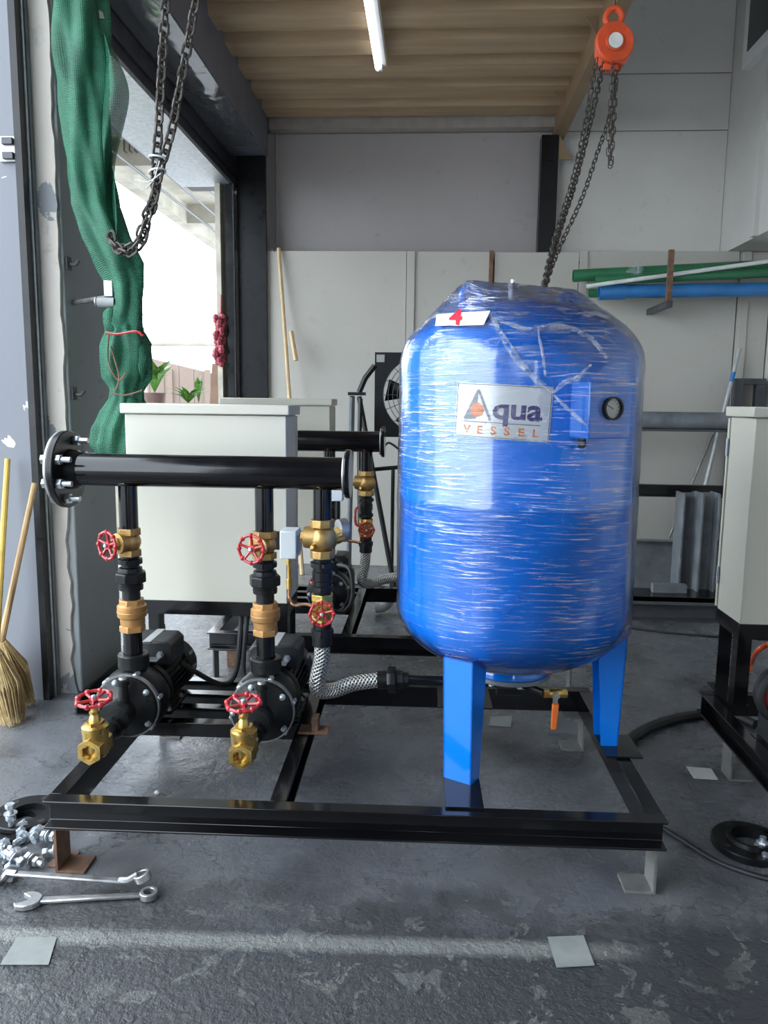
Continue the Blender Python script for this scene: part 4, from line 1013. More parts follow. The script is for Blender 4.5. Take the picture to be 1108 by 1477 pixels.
# ------------------------------------------------------------------ cabinets
def cabinet(name, label, w_, h_, d_):
    """origin at front left bottom corner; door faces away from the viewer"""
    t = thing(name, label, 'cabinet')
    MB().bx(0, w_, 0, d_ - .02, 0, h_ - .036).build('body', CREAM, t, bevel=.003)
    MB().bx(-.012, w_ + .012, -.012, d_ + .004, h_ - .034, h_).build('roof_lid', CREAM, t, bevel=.004)
    dr = MB().bx(-.003, w_ + .003, d_ - .016, d_, .006, h_ - .04).build('door', CREAM, t, bevel=.002)
    MB().lathe([(.012, 0), (.012, .01)], (w_ - .05, d_, h_ * .5), (0, 1, 0), 14).build('lock', ZINC, dr)
    for z_ in (.12, h_ - .14): MB().cyl((-.006, d_ - .018, z_ - .03), (-.006, d_ - .018, z_ + .03), .005, n=10).build('hinge', ZINC, dr)
    return t
def stand(name, label, w_, h_, d_):
    t = thing(name, label, 'stand')
    for x in (0, w_ - .045):
        for yy in (0, d_ - .045): MB().prism([(0, 0), (.045, 0), (.045, .005), (.005, .005), (.005, .045), (0, .045)] if (x == 0) == (yy == 0) else [(0, 0), (.045, 0), (.045, .045), (.04, .045), (.04, .005), (0, .005)], (x, yy, 0), (1, 0, 0), (0, 1, 0), (0, 0, h_ - .05)).build('leg', BLACK, t)
    m = MB(); m.bx(0, w_, 0, .006, h_ - .05, h_); m.bx(0, w_, d_ - .006, d_, h_ - .05, h_); m.bx(0, .006, .006, d_ - .006, h_ - .05, h_); m.bx(w_ - .006, w_, .006, d_ - .006, h_ - .05, h_); m.bx(.006, w_ - .006, .006, .04, h_ - .006, h_ - .001)
    m.build('top_frame', BLACK, t, bevel=.001)
    MB().bx(-.01, .05, -.005, d_ + .005, 0, .008).build('base_plate', BLACK, t); MB().bx(w_ - .05, w_ + .01, -.005, d_ + .005, 0, .008).build('base_plate', BLACK, t)
    return t
CYF = 2.60; cl_ = at(189, 865, CYF); cr_ = at(416, 867, CYF); ct_ = at(300, 583, CYF)
cab = cabinet('control_cabinet', 'cream steel control cabinet behind the front header pipe', cr_.x - cl_.x - .004, ct_.z - cl_.z, .21); cab.location = (cl_.x, CYF, cl_.z)
W_ = cr_.x - cl_.x - .004
cst = stand('cabinet_stand', 'black angle steel stand under the cream cabinet behind the header', W_, cl_.z - .2, .20); cst.location = (cl_.x, CYF + .005, .2)
cab2 = copy_tree(cab, (at(475, 700, CYF + DY2).x - W_, CYF + DY2 + .02, cl_.z + .026), 'cream control cabinet on the rear skid, mostly hidden by the front cabinet')
cst2 = copy_tree(cst, (at(475, 700, CYF + DY2).x - W_, CYF + DY2 + .025, .226), 'black steel stand under the rear cream cabinet')
cab3 = cabinet('control_cabinet', 'cream control cabinet at the right edge with its left side lit', .55, 1.197 - .487, .225); cab3.location = (1.03, 2.545, .487)
cst3 = stand('cabinet_stand', 'black angle steel stand under the cream cabinet at the right edge', .55, .287, .21); cst3.location = (1.03, 2.55, .2); 

# junction box with brass fitting and copper tube
jb = at(419, 783, 2.50)
pb = thing('pressure_switch', 'small white switch box beside the front cabinet with brass fitting below', 'switch box', jb)
m = MB(); m.box(jb, (.055, .09, .092)); sb = m.build('housing', CREAM2, pb, bevel=.004)
MB().box(jb + Vector((.029, 0, 0)), (.004, .07, .06)).build('cover_plate', GREYBOX, pb, bevel=.001)
m = MB(); m.lathe([(.010, 0), (.010, .03)], jb + Vector((-.005, 0, -.046)), (0, 0, -1), 6); m.lathe([(.007, .03), (.007, .075), (.010, .078), (.010, .11)], jb + Vector((-.005, 0, -.046)), (0, 0, -1), 10); m.build('brass_fitting', BRASS, pb)
e0 = jb + Vector((-.005, 0, -.156)); e1 = Vector((P3 - .03, YV + .02, .585))
MB().tube(spline([e0, e0 + Vector((0, 0, -.03)), e0 + Vector((.02, -.02, -.05)), e1.lerp(e0, .3) + Vector((0, 0, -.01)), e1], 6), .0045, 8).build('copper_tube', COPPER, pb)
MB().bx(jb.x - .06, jb.x, jb.y + .03, jb.y + .05, jb.z - .03, jb.z + .03).build('mount', BLACKM, pb)
gg = at(487, 765, 2.36)
pg = thing('pressure_gauge', 'round chrome rimmed pressure gauge beside the third riser', 'gauge', gg)
ax = Vector((.80, .45, 0)).normalized()
m = MB(); m.lathe([(.0001, 0), (.034, .002), (.036, .014), (.038, .022), (.036, .028), (.030, .028)], gg, ax, 28); m.build('case', CHROME, pg)
MB().lathe([(.0001, .022), (.031, .022), (.031, .0245), (.0001, .0245)], gg, ax, 24).build('dial', PAPER, pg)
m = MB(); m.tube(spline([Vector((P3 + .03, YV, .79)), (P3 + .05, YV + .06, .79), gg], 5), .012, 10); m.build('brass_stem', BRASS, pg)
wb2 = at(487, 706, 2.6); wbx = thing('switch_box', 'small white box behind the third riser, below the header flange', 'switch box', wb2)
MB().box(wb2, (.04, .05, .075)).build('housing', CREAM2, wbx, bevel=.003); MB().cyl(wb2 - Vector((0, 0, .037)), wb2 - Vector((0, 0, .12)), .010, n=10).build('stem', BLACKM, wbx); MB().tube(spline([wb2 - Vector((0, 0, .11)), wb2 - Vector((.01, .02, .2)), wb2 - Vector((.03, .08, .3))], 4), .005, 6).build('lead', RUBBER, wbx)
lvr = at(445, 855, 2.9)
# red lever on the rear
for nm, lab, px_, pyt, pyb, Y in (('red_lever', 'thin red lever handle rising behind the third riser valve', 456, 835, 862, 2.42), ('red_lever', 'thin red lever handle on the rear riser beside the tank', 513, 735, 755, YV + DY2 - .05)):
    t = thing(nm, lab, 'lever', at(px_, pyb, Y)); MB().tube(spline([at(px_ + 4, pyt - 2, Y), at(px_, pyt, Y), at(px_, pyb, Y), at(px_ + 6, pyb + 4, Y)], 4), .006, 8).build('handle', RED, t); q = at(px_ + 6, pyb + 4, Y); MB().cyl(q, q + Vector((.012, .05, 0)), .010, n=8).build('boss', BRASS, t)
ct2 = thing('copper_tube', 'thin copper tube running to the rear riser beside the fan', 'tube', at(505, 785, 3.5)); MB().tube([at(493, 778, 3.45), at(520, 783, 3.52)], .006, 8).build('tube', COPPER, ct2); MB().lathe([(.009, 0), (.009, .02)], at(494, 778, 3.45), (1, 0, 0), 6).build('nut', BRASS, ct2)

# ------------------------------------------------------------------ cables
def cable(name, label, pts, r, mat=RUBBER, n=8, group=None):
    o = MB().tube(spline(pts, 10), r, n).build(name, mat); return tag(o, label, 'cable', group)
pc = Vector((P1 + .07, 2.44, .35)); pd = Vector((P2 - .06, 2.44, .35))
cable('power_cable', 'black cable dropping from the cabinet floor to the left pump', [(-.66, 2.66, cl_.z - .001), (-.655, 2.62, .40), (-.66, 2.56, .26), (-.70, 2.50, .24), (P1 + .085, 2.42, .34)], .009)
cable('power_cable', 'black cable dropping from the cabinet floor to the second pump', [(-.63, 2.66, cl_.z - .001), (-.635, 2.63, .42), (-.635, 2.57, .27), (-.60, 2.52, .24), (P2 - .085, 2.44, .33)], .009)
cable('power_cable', 'black cable looping from the rear pump beside the third riser', [at(488, 815, 3.5), at(505, 822, 3.4), at(509, 860, 3.35), at(497, 882, 3.35), at(478, 880, 3.4)], .010)
cable('power_cable', 'thin black cable across the floor toward the right cabinet', [atz(905, 905, .006), atz(960, 912, .006), atz(1030, 918, .006), atz(1108, 922, .006)], .006)
cable('rubber_hose', 'thick black hose curving over the floor from tank leg to right skid', [atz(900, 1075, .018), atz(930, 1052, .018), atz(985, 1034, .018), atz(1050, 1030, .018), atz(1090, 1045, .018)], .018)
cable('rubber_hose', 'grey ended black hose sweeping across the floor to the right corner', [atz(958, 1195, .007), atz(985, 1212, .007), atz(1030, 1240, .007), atz(1075, 1258, .007), atz(1125, 1272, .007)], .007)
# orange cable and striped coil beside right skid
cable('air_hose', 'orange hose arching over the floor under the right cabinet', [atz(1082, 965, .02), atz(1084, 955, .05), at(1092, 940, 3.0), at(1108, 930, 2.95), at(1125, 934, 2.9), atz(1130, 975, .02)], .010, ORANGE)
cc = at(1122, 1000, 2.30)
hc = thing('hose_coil', 'upright coil of black hose with a red stripe at the right edge', 'hose coil', (cc.x, cc.y, .2))
for k_, (R_, r_, mt) in enumerate(((.070, .013, RUBBER), (.050, .010, RED), (.068, .012, RUBBER))): MB().torus(cc + Vector((.004 * k_, .022 * (k_ - 1) if k_ != 1 else -.006, 0)), (.25, -1, 0), R_, r_, 40, 10).build('hose_turn', mt, hc)
MB().ring(cc + Vector((-.003, .012, 0)), cc + Vector((.008, -.030, 0)), .034, .040, 32).build('reel_rim', PLASTIC, hc)
MB().bx(cc.x - .03, cc.x + .05, cc.y - .04, cc.y + .05, .2, cc.z - .080).build('foot', PLASTIC, hc)

# ------------------------------------------------------------------ chains
def link_mesh(L, W, r, n=14, m=6):
    pts = []
    hl = L / 2 - W / 2
    for i in range(n):
        a_ = 2 * pi * i / n; pts.append(Vector((cos(a_) * W / 2, 0, sin(a_) * W / 2 + (hl if sin(a_) >= 0 else -hl))))
    mb = MB(); mb.tube(pts, r, m, closed=True); o = mb.build('link', CHAINM); me = o.data; bpy.data.objects.remove(o); return (me, L - 2 * r * 1.15)
def chain(t, pts, me):
    me, step = me
    P = spline(pts, 24); acc = 0; nxt = 0; k = 0; base = parent_loc(t)
    for a, b in zip(P, P[1:]):
        d = b - a; l = d.length
        while nxt <= acc + l and l > 1e-9:
            p = a + d * ((nxt - acc) / l); z_ = d.normalized(); x_ = basis(z_)[0]; y_ = z_.cross(x_)
            rm = Matrix(((x_.x, y_.x, z_.x), (x_.y, y_.y, z_.y), (x_.z, y_.z, z_.z))) @ Matrix.Rotation(radians(90 * (k % 2) + random.uniform(-12, 12) + 20), 3, 'Z')
            piece('link', me, t, p - base, rm); k += 1; nxt += step
        acc += l
    return me
Yc = 2.75
c1 = thing('steel_chain', 'heavy steel chain hanging in front of the left door, tied near its loop', 'chain', at(235, 0, Yc))
LM = link_mesh(.047, .030, .0052)
chain(c1, [at(241, -40, Yc), at(238, 20, Yc), at(233, 110, Yc), at(228, 200, Yc), at(224, 250, Yc), at(222, 285, Yc), at(210, 315, Yc + .01), at(200, 345, Yc + .03), at(182, 358, Yc + .05), at(165, 352, Yc + .06), at(158, 330, Yc + .08)], LM)
chain(c1, [at(288, -40, Yc), at(281, 10, Yc), at(265, 95, Yc), at(247, 190, Yc), at(233, 235, Yc - .01), at(229, 255, Yc - .01), at(221, 290, Yc - .02), at(213, 318, Yc), at(203, 350, Yc + .01), at(185, 365, Yc + .03), at(168, 357, Yc + .05), at(162, 345, Yc + .08)], LM)
tie = MB(); q = at(228, 228, Yc); tie.torus(q, (.1, 0, 1), .030, .0035, 20, 6); tie.torus(at(227, 248, Yc), (-.2, .1, 1), .028, .0035, 20, 6); tie.tube(spline([at(232, 250, Yc - .03), at(214, 262, Yc - .03), at(195, 259, Yc - .03)], 5), .002, 5); tie.tube(spline([at(230, 232, Yc - .03), at(222, 258, Yc - .03), at(210, 272, Yc - .03)], 5), .002, 5)
tie.build('string_tie', WHITEP, c1)

Yh = 3.3
h0 = at(883, 66, Yh)
ho = thing('chain_hoist', 'orange chain hoist hanging from the mezzanine beam, top right', 'hoist', h0)
m = MB(); m.lathe([(.0001, -.05), (.085, -.05), (.092, -.04), (.092, -.02), (.08, -.01), (.07, -.012), (.045, -.022), (.045, -.03), (.0001, -.03)][::-1], h0, (-.12, 1, 0), 36); m.build('wheel_cover', ORANGE, ho)
m = MB(); m.lathe([(.0001, 0), (.078, 0), (.082, .02), (.078, .09), (.0001, .095)], h0 + Vector((.02, 0, 0)), (-.12, 1, 0), 28); m.prism([(-.02, -.075), (.05, -.095), (.088, -.03), (.088, .03), (.05, .06)], h0 + Vector((.005, -.03, 0)), (1, 0, 0), (0, 0, 1), (0, .09, 0)); m.build('housing', ORANGE, ho, bevel=.004)
m = MB(); m.lathe([(.0001, 0), (.034, 0), (.034, .006), (.0001, .006)], h0 + Vector((.004, -.054, .0)), (.12, -1, 0), 24); m.build('maker_disc', PAPER, ho)
MB().torus(h0 + Vector((.003, -.052, 0)), (.12, -1, 0), .040, .006, 28, 8).build('disc_rim', ORANGE, ho)
HS = .82; hk = h0 + (at(885, 28, Yh) - h0) / HS
m = MB(); m.tube(spline([hk + Vector((-.010, 0, -.055)), hk + Vector((-.016, 0, -.03)), hk + Vector((-.036, 0, .0)), hk + Vector((-.022, 0, .038)), hk + Vector((.012, 0, .047)), hk + Vector((.038, 0, .018)), hk + Vector((.030, 0, -.016)), hk + Vector((.008, 0, -.026))], 6), [.016] * 8 + [.015] * 34 + [.009], 10)
m.cyl(h0 + Vector((0, 0, .085)), hk + Vector((-.008, 0, -.045)), .018, n=12); m.build('top_hook', ORANGE, ho)
m = MB(); m.box(h0 + Vector((-.005, 0, -.098)), (.07, .04, .03)); m.build('chain_guide', ORANGE, ho, bevel=.004)
m = MB(); m.tube([hk + Vector((0, 0, .042)), hk + Vector((0, .0, .12)), h0 + (Vector((.79, Yh, 3.0)) - h0) / HS], .009, 8); m.build('hanger', RUST, ho); ho.scale = (HS, HS, HS)
hs = thing('hoist_chain', 'thin hoist chains running from orange hoist down behind the vessel, with hanging bundle', 'chain', h0)
E1 = Vector((TC.x + .055, TC.y + .19, 1.50))
LM2 = link_mesh(.032, .018, .0030)
LM3 = link_mesh(.034, .0165, .0022)
chain(hs, [at(860, 88, Yh), at(845, 175, Yh - .12), at(826, 260, Yh - .28), at(800, 345, Yh - .55), at(783, 417, 2.42)], LM3)
chain(hs, [at(870, 92, Yh), at(850, 185, Yh - .12), at(829, 265, Yh - .28), at(802, 350, Yh - .55), at(784, 418, 2.43)], LM2)
chain(hs, [at(893, 88, Yh), at(880, 165, Yh - .06), at(862, 220, Yh - .2), at(840, 285, Yh - .38), at(806, 360, Yh - .6), at(785, 417, 2.45)], LM3)
for dx in (-3, 3, 1):
    chain(hs, [at(886 + dx * .8, 92, Yh + .01 * dx), at(884 + dx, 150, Yh + .01 * dx), at(881 + dx, 200, Yh), at(880 + dx * .5, 238, Yh)], LM3)

# ------------------------------------------------------------------ green net
def net_body():
    t = thing('shade_net', 'green shade net hung on the column and tied into a bundle', 'net', at(165, 640, 3.0))
    Y0 = 2.90
    stations = [(-30, 78, 150), (20, 80, 152), (80, 84, 154), (140, 91, 155), (200, 97, 156), (250, 101, 158), (300, 107, 166), (345, 123, 186), (380, 140, 203), (410, 158, 205), (440, 160, 204), (462, 153, 203), (478, 156, 204), (496, 153, 214), (520, 151, 217), (545, 151, 217), (562, 160, 207), (575, 160, 206), (592, 150, 212), (615, 140, 214), (640, 138, 212), (655, 144, 206), (672, 160, 190)]
    P = []
    # resample
    S = []
    for a, b in zip(stations, stations[1:]):
        for k in range(6): S.append(tuple(a[i] + (b[i] - a[i]) * k / 6 for i in range(3)))
    S.append(stations[-1])
    n = 72; vs = []; uv = []; L = 0
    for j, (y, x0, x1) in enumerate(S):
        c0 = at(x0, y, Y0); c1_ = at(x1, y, Y0); c = (c0 + c1_) / 2; hw = (c1_ - c0).length / 2; dep = min(hw * .8, .10)
        if y > 480: dep = hw * .9
        for i in range(n):
            a_ = 2 * pi * i / n
            tw = y * .022
            fold = 1 + .15 * sin(5 * a_ + tw) + .05 * sin(9 * a_ - tw * 1.3 + 1) + .06 * noise.noise((cos(a_) * 3, sin(a_) * 3, y * .02))
            if y > 470: fold = 1 + .10 * sin(6 * a_ + y * .05) + .07 * sin(11 * a_ + y * .03) + .12 * noise.noise((cos(a_) * 2.5, sin(a_) * 2.5, y * .03))
            vs.append(c + Vector((cos(a_) * hw * fold, sin(a_) * dep * fold, .006 * sin(5 * a_))))
            uv.append((i / n * .6, y / 430.0))
    N = len(S); fs = [(j * n + i, j * n + (i + 1) % n, (j + 1) * n + (i + 1) % n, (j + 1) * n + i) for j in range(N - 1) for i in range(n)]
    fs.append(tuple(range(n))); fs.append(tuple((N - 1) * n + i for i in range(n)))
    m = MB(); m.add(vs, fs); m.uv = uv; m.build('bundle', NETM, t, ang=180)
    # open flap
    fl_ = [(150, 45), (158, 62), (172, 92), (190, 130), (182, 165), (172, 205), (160, 255), (156, 200), (153, 140), (150, 90)]
    m = MB(); g = []
    rows = [(45, 148, 152), (62, 146, 160), (92, 144, 174), (130, 144, 190), (165, 145, 183), (205, 148, 173), (245, 150, 163), (300, 155, 168), (345, 160, 170)]
    vs = []; uv = []
    for j, (y, x0, x1) in enumerate(rows):
        for i in range(9):
            u_ = i / 8; q = at(x0 + (x1 - x0) * u_, y + 6 * sin(u_ * 3), Y0 - .02 + .035 * sin(u_ * 5 + y * .02)); vs.append(q); uv.append((u_ * .18, y / 430.))
    m.add(vs, [(j * 9 + i, j * 9 + i + 1, j * 9 + i + 10, j * 9 + i + 9) for j in range(len(rows) - 1) for i in range(8)]); m.uv = uv
    o = m.build('open_flap', NETF, t, ang=180); md = o.modifiers.new('sub', 'SUBSURF'); md.levels = 2; md.render_levels = 2
    # upper side lobe of the knot
    for k, (px_, py_, rx, rz) in enumerate(((160, 462, .032, .045), (203, 520, .03, .07), (190, 600, .045, .07))):
        c = at(px_, py_, Y0 - .03); m = MB(); m.sphere(c, 1, 28, (rx, .03, rz))
        m.v = [p + (p - c) * (.25 * noise.noise(p * 22)) for p in m.v]; m.uv = [(p.x * 1.0, p.z * 1.0) for p in m.v]; m.build('lobe', NETM, t, ang=180)
    for pts, r_, mt in (([(152, 480), (170, 482), (196, 478), (206, 484)], .0045, RED), ([(160, 500), (166, 520), (172, 545), (168, 560), (165, 562)], .003, RUST), ([(157, 482), (156, 520), (170, 548), (182, 538)], .003, RUST), ([(160, 566), (180, 570), (205, 563)], .003, RUST)):
        MB().tube(spline([at(a, b, Y0 - .105) for a, b in pts], 6), r_, 6).build('tie_string', mt, t)
    MB().tube([at(112, -20, 2.96), at(140, 5, 2.9), at(146, 30, 2.9)], .018, 8).build('tie_rope', GREYBOX, t)
    return t
net_body()
# clamps holding the net on the reveal
cl = thing('pipe_clamp', 'grey pipe clamp on the column reveal above the knotted net', 'clamp', at(152, 436, 3.05)); q = at(152, 436, 2.86)
MB().cyl(q + Vector((-.03, 0, 0)), q + Vector((.03, .01, 0)), .018, n=14).build('barrel', GREYBOX, cl); MB().box(q + Vector((.01, .02, .05)), (.035, .03, .06)).build('bracket', STEELG, cl, bevel=.003); MB().ring(q + Vector((-.034, 0, 0)), q + Vector((-.03, 0, 0)), .008, .02, 14).build('end_cap', STEELG, cl)
MB().cyl(q + Vector((0, .02, .02)), Vector((XL, 3.05, q.z + .02)), .010, n=8).build('pin', STEELG, cl)
for (px_, py_, Y, lab) in ((127, 380, 3.02, 'small rusty hook on the column reveal beside the net, upper'), (133, 568, 3.02, 'black steel bracket on the column reveal beside the tied net')):
    q = at(px_, py_, Y); q.x = XL; t = thing('wall_hook', lab, 'hook', q); MB().bx(XL, XL + .008, q.y - .02, q.y + .02, q.z - .025, q.z + .025).build('plate', DKSTEEL, t, bevel=.002); MB().tube(spline([(XL, q.y, q.z), (XL + .03, q.y, q.z - .005), (XL + .045, q.y, q.z + .012)], 4), .007, 8).build('hook', DKSTEEL, t)

# ------------------------------------------------------------------ brooms
def broom(name, label, top, neck, tipc, hmat, spread, n):
    top = Vector(top); neck = Vector(neck); tipc = Vector(tipc); t = thing(name, label, 'broom', (tipc.x, tipc.y, 0))
    d = (neck - top).normalized()
    MB().tube([top, top.lerp(neck, .33), top.lerp(neck, .66), neck + d * .06], [.0105, .0115, .012, .013], 10).build('handle', hmat, t)
    ax = (tipc - neck); x_, y_, a2 = basis(ax); m = MB()
    for i in range(n):
        a_ = random.random() * 2 * pi; r_ = sqrt(random.random()); o = x_ * cos(a_) * r_ * .016 + y_ * sin(a_) * r_ * .016
        e = neck + ax * random.uniform(.86, 1.06) + x_ * cos(a_) * r_ * spread[0] + y_ * sin(a_) * r_ * spread[1]; e.z = max(e.z, .004)
        e.y = min(e.y, 2.835)
        mid = neck.lerp(e, .5) + (o + (x_ * cos(a_) + y_ * sin(a_)) * r_ * .025)
        m.tube([neck + o, mid, e], [.0022, .002, .0011], 3)
    b = m.build('straw_head', STRAW, t, smooth=False); b['kind'] = 'stuff'
    for k in range(2): MB().torus(neck + a2 * (.02 + .035 * k), a2, .021 + .005 * k, .003, 16, 6).build('binding', RUST, t)
    return t
broom('straw_broom', 'straw broom with bare brown handle leaning beside the black channel', at(50, 697, 2.84), at(2, 925, 2.76), atz(40, 1008, .01), BAMBOO, (.10, .05), 420)
broom('straw_broom', 'straw broom with yellow handle at the left edge of the picture', at(11, 662, 2.84), at(-6, 938, 2.66), atz(20, 1038, .01), YELLOWH, (.06, .04), 300)

# ------------------------------------------------------------------ floor things front left
def bolt(label, loc, rot, nut=True):
    t = thing('hex_bolt', label, 'bolt', loc, group='loose bolts in the pile')
    return t
def bolt_proto():
    t = thing('hex_bolt', '', 'bolt', (0, 0, 0))
    MB().lathe([(.0125, 0), (.0135, .002), (.0135, .011), (.0125, .013)], n=6).build('head', ZINC, t, ang=25)
    MB().lathe([(.0075, .013), (.0075, .062), (.006, .065)], n=12).build('shank', ZINC, t)
    MB().ring((0, 0, .026), (0, 0, .0285), .0078, .0175, 20).build('washer', ZINC, t)
    MB().lathe([(.0125, .034), (.0135, .036), (.0135, .045), (.0125, .047)], n=6).build('nut', ZINC, t, ang=25)
    return t
BOLTL = ['at the left edge of the pile, behind the others there', 'lying across the middle of the pile, second from left at the back', 'in the middle of the pile with its head toward the left', 'resting on others at the right middle of the pile', 'lying in the front middle of the pile, head to the viewer', 'right in front of the brown skid foot', 'lowest left of the pile, nearest the ring spanner', 'at the front of the pile with a wide washer facing up', 'at the back right of the pile under the black flange', 'cut by the left picture edge, front row', 'at the back of the pile, touching the black flange', 'topmost beside the skid corner, tilted up', 'cut by the left picture edge, back row']
bp = bolt_proto()
spots = [(8, 1215, 0, 80, 20), (30, 1208, .012, 90, 200), (20, 1232, 0, 85, -40), (48, 1218, .010, 80, 160), (40, 1236, .0, 90, 60), (62, 1232, .0, 85, 110), (14, 1250, 0, 90, 30), (34, 1252, .012, 75, 250), (58, 1205, .018, 80, 10), (3, 1240, .0, 90, 140), (48, 1200, .0, 90, -20), (62, 1216, .02, 80, 70), (-8, 1228, 0, 90, 100)]
for i, (px_, py_, dz, tilt, az) in enumerate(spots):
    q = atz(px_, py_, .0145)
    t = bp if i == 0 else copy_tree(bp)
    t.location = (q.x, q.y, .016 + dz); t.rotation_euler = (radians(tilt), 0, radians(az)); t['group'] = 'loose bolts in the pile'
    t['label'] = 'zinc hex bolt ' + BOLTL[i]
def ring_flange(name, label, c, ro, ri, h, nh=4, mat=BLACKM, hub=.012):
    c = Vector(c); t = thing(name, label, 'flange', c); m = MB(); m.lathe([(ri, 0), (ro - .003, 0), (ro, .003), (ro, h - .003), (ro - .003, h), (ri + .012, h), (ri + .010, h + hub), (ri, h + hub)], c, (0, 0, 1), 40, closed=True); m.build('ring', mat, t)
    for i in range(nh):
        a_ = 2 * pi * i / nh + .4; p = c + Vector((cos(a_) * (ro + ri + .012) / 2, sin(a_) * (ro + ri + .012) / 2, h)); MB().lathe([(.0095, -.001), (.0095, .0008)], p, (0, 0, 1), 14).build('bolt_hole', RUBBER, t)
    return t
q = atz(28, 1190, .0); ring_flange('pipe_flange', 'black pipe flange on the floor under another, beside the skid corner', (q.x, q.y, 0), .105, .045, .018, hub=0)
ring_flange('pipe_flange', 'black pipe flange lying topmost of two beside the skid corner', (q.x + .02, q.y + .015, .0185), .095, .045, .016, nh=6, hub=0)
t = copy_tree(bp, label='zinc hex bolt standing upright on the black flange'); q2 = atz(16, 1187, .045); t.location = (q2.x, q2.y, .1005); t.rotation_euler = (pi, 0, 0); t['group'] = 'bolts on the flange'
# wrenches
def wrench_combo():
    a = atz(52, 1299, .008); b = atz(205, 1291, .008); d = (b - a); L = d.length; d.normalize(); s_ = Vector((-d.y, d.x, 0))
    t = thing('combination_wrench', 'chrome combination spanner on the floor, nearest the viewer', 'wrench', (a.x, a.y, 0))
    MB().prism([(.0, -.010), (L, -.007), (L, .007), (.0, .010)], a + Vector((0, 0, -.004)), d, s_, (0, 0, .008)).build('shank', CHROME, t, bevel=.002)
    jaw = [(.012, -.013), (.0, -.026), (-.020, -.031), (-.040, -.026), (-.047, -.014), (-.030, -.012), (-.017, -.004), (-.016, .006), (-.026, .014), (-.036, .022), (-.026, .029), (-.008, .027), (.006, .018), (.014, .010)]
    MB().prism(jaw, a + Vector((0, 0, -.006)), d, s_, (0, 0, .013)).build('open_jaw', CHROME, t, bevel=.002)
    MB().ring(b + d * .016 + Vector((0, 0, -.006)), b + d * .016 + Vector((0, 0, .010)), .0125, .0215, 24).build('ring_end', CHROME, t, bevel=.0015)
    MB().prism([(.03, -.003), (L - .03, -.002), (L - .03, .002), (.03, .003)], a + Vector((0, 0, .0035)), d, s_, (0, 0, .0012)).build('raised_panel', STEELG, t)
wrench_combo()
def wrench_ring():
    a = atz(18, 1262, .03); b = atz(178, 1273, .03); d = (b - a); L = d.length; d.normalize(); s_ = Vector((-d.y, d.x, 0)); up = Vector((0, 0, 1))
    t = thing('ring_wrench', 'grey offset ring spanner on the floor behind the chrome one', 'wrench', (a.x, a.y, 0))
    MB().prism([(0, -.009), (L, -.009), (L, .009), (0, .009)], a + up * .0, d, s_, (0, 0, .008)).build('shank', STEELG, t, bevel=.003)
    for p, sg, dz in ((b, 1, 0), (a, -1, 0)):
        e = p + d * sg * .03 + s_ * .012 * sg + up * .012 if sg > 0 else p + d * sg * .025 + up * -.012
        m = MB(); m.tube([p + up * .004 - d * sg * .01, p + d * sg * .012 + up * .006, e], [.009, .009, .010], 8); m.build('neck', STEELG, t)
        n_ = (up + d * sg * -.35).normalized() if sg > 0 else (up + d * .5).normalized()
        c = e + d * sg * .014; m = MB(); m.ring(c - n_ * .009, c + n_ * .009, .0125, .0205, 24); m.build('ring_end', CHROME if sg > 0 else STEELG, t, bevel=.0015)
wrench_ring()
q = atz(90, 1246, .0); o = thing('rust_plate', 'small rusty steel offcut on the floor under the skid corner', 'plate', (q.x, q.y, 0)); MB().bx(q.x - .03, q.x + .025, q.y - .02, q.y + .05, 0, .006).build('plate', RUST, o, bevel=.001); pass
# papers on the floor
def sheet(label, pts, mat=PAPER):
    v = [atz(a, b, .002) for a, b in pts]; t = MB(); n = len(v)
    t.add(v + [p + Vector((0, 0, .0015)) for p in v], [tuple(range(n))[::-1], tuple(range(n, 2 * n))] + [(i, (i + 1) % n, n + (i + 1) % n, n + i) for i in range(n)])
    o = t.build('floor_tile_scrap', mat, smooth=False); tag(o, label, 'sheet')
TAPE = M('grey_tape', (.22, .235, .225), .5, var=.15, vs=20)
sheet('pale square sheet stuck on the floor near the front, right of the painted line', [(790, 1352), (842, 1350), (858, 1393), (803, 1396)], TAPE)
sheet('white paper scrap on the dark floor before the right skid', [(990, 1106), (1026, 1109), (1036, 1125), (1001, 1123)])
sheet('grey tape square on the floor behind the front tank leg', [(708, 1034), (739, 1033), (737, 1049), (706, 1047)], TAPE)
sheet('pale sheet scrap on the floor at left end of the painted line', [(25, 1352), (82, 1352), (70, 1392), (0, 1392)], TAPE)
q = atz(227, 1143, .005); o = MB().sphere(q, .009, 10, (1.1, .9, .7)).build('pebble', PAPER); tag(o, 'small white pebble on the floor inside the front skid', 'pebble')
# flange and nuts at the right edge
q = atz(1082, 1222, 0); ring_flange('pipe_flange', 'black flange ring on the floor at the right edge', (q.x, q.y, 0), .10, .05, .022)
for (px_, py_, lab) in ((1100, 1218, 'zinc hex nut and bolt on the black flange at the right edge'), (1103, 1246, 'zinc hex nut on the floor in front of the right flange')):
    q = atz(px_, py_, .03 if py_ < 1230 else 0); t = thing('hex_nut', lab, 'nut', q); z0 = .022 if py_ < 1230 else 0
    c = Vector((q.x, q.y, z0)); MB().ring(c, c + Vector((0, 0, .003)), .009, .021, 20).build('washer', ZINC, t); MB().lathe([(.015, .003), (.016, .005), (.016, .016), (.015, .018)], c, n=6).build('nut', ZINC, t); MB().lathe([(.0085, .004), (.0085, .030)], c, n=12).build('stud', ZINC, t)
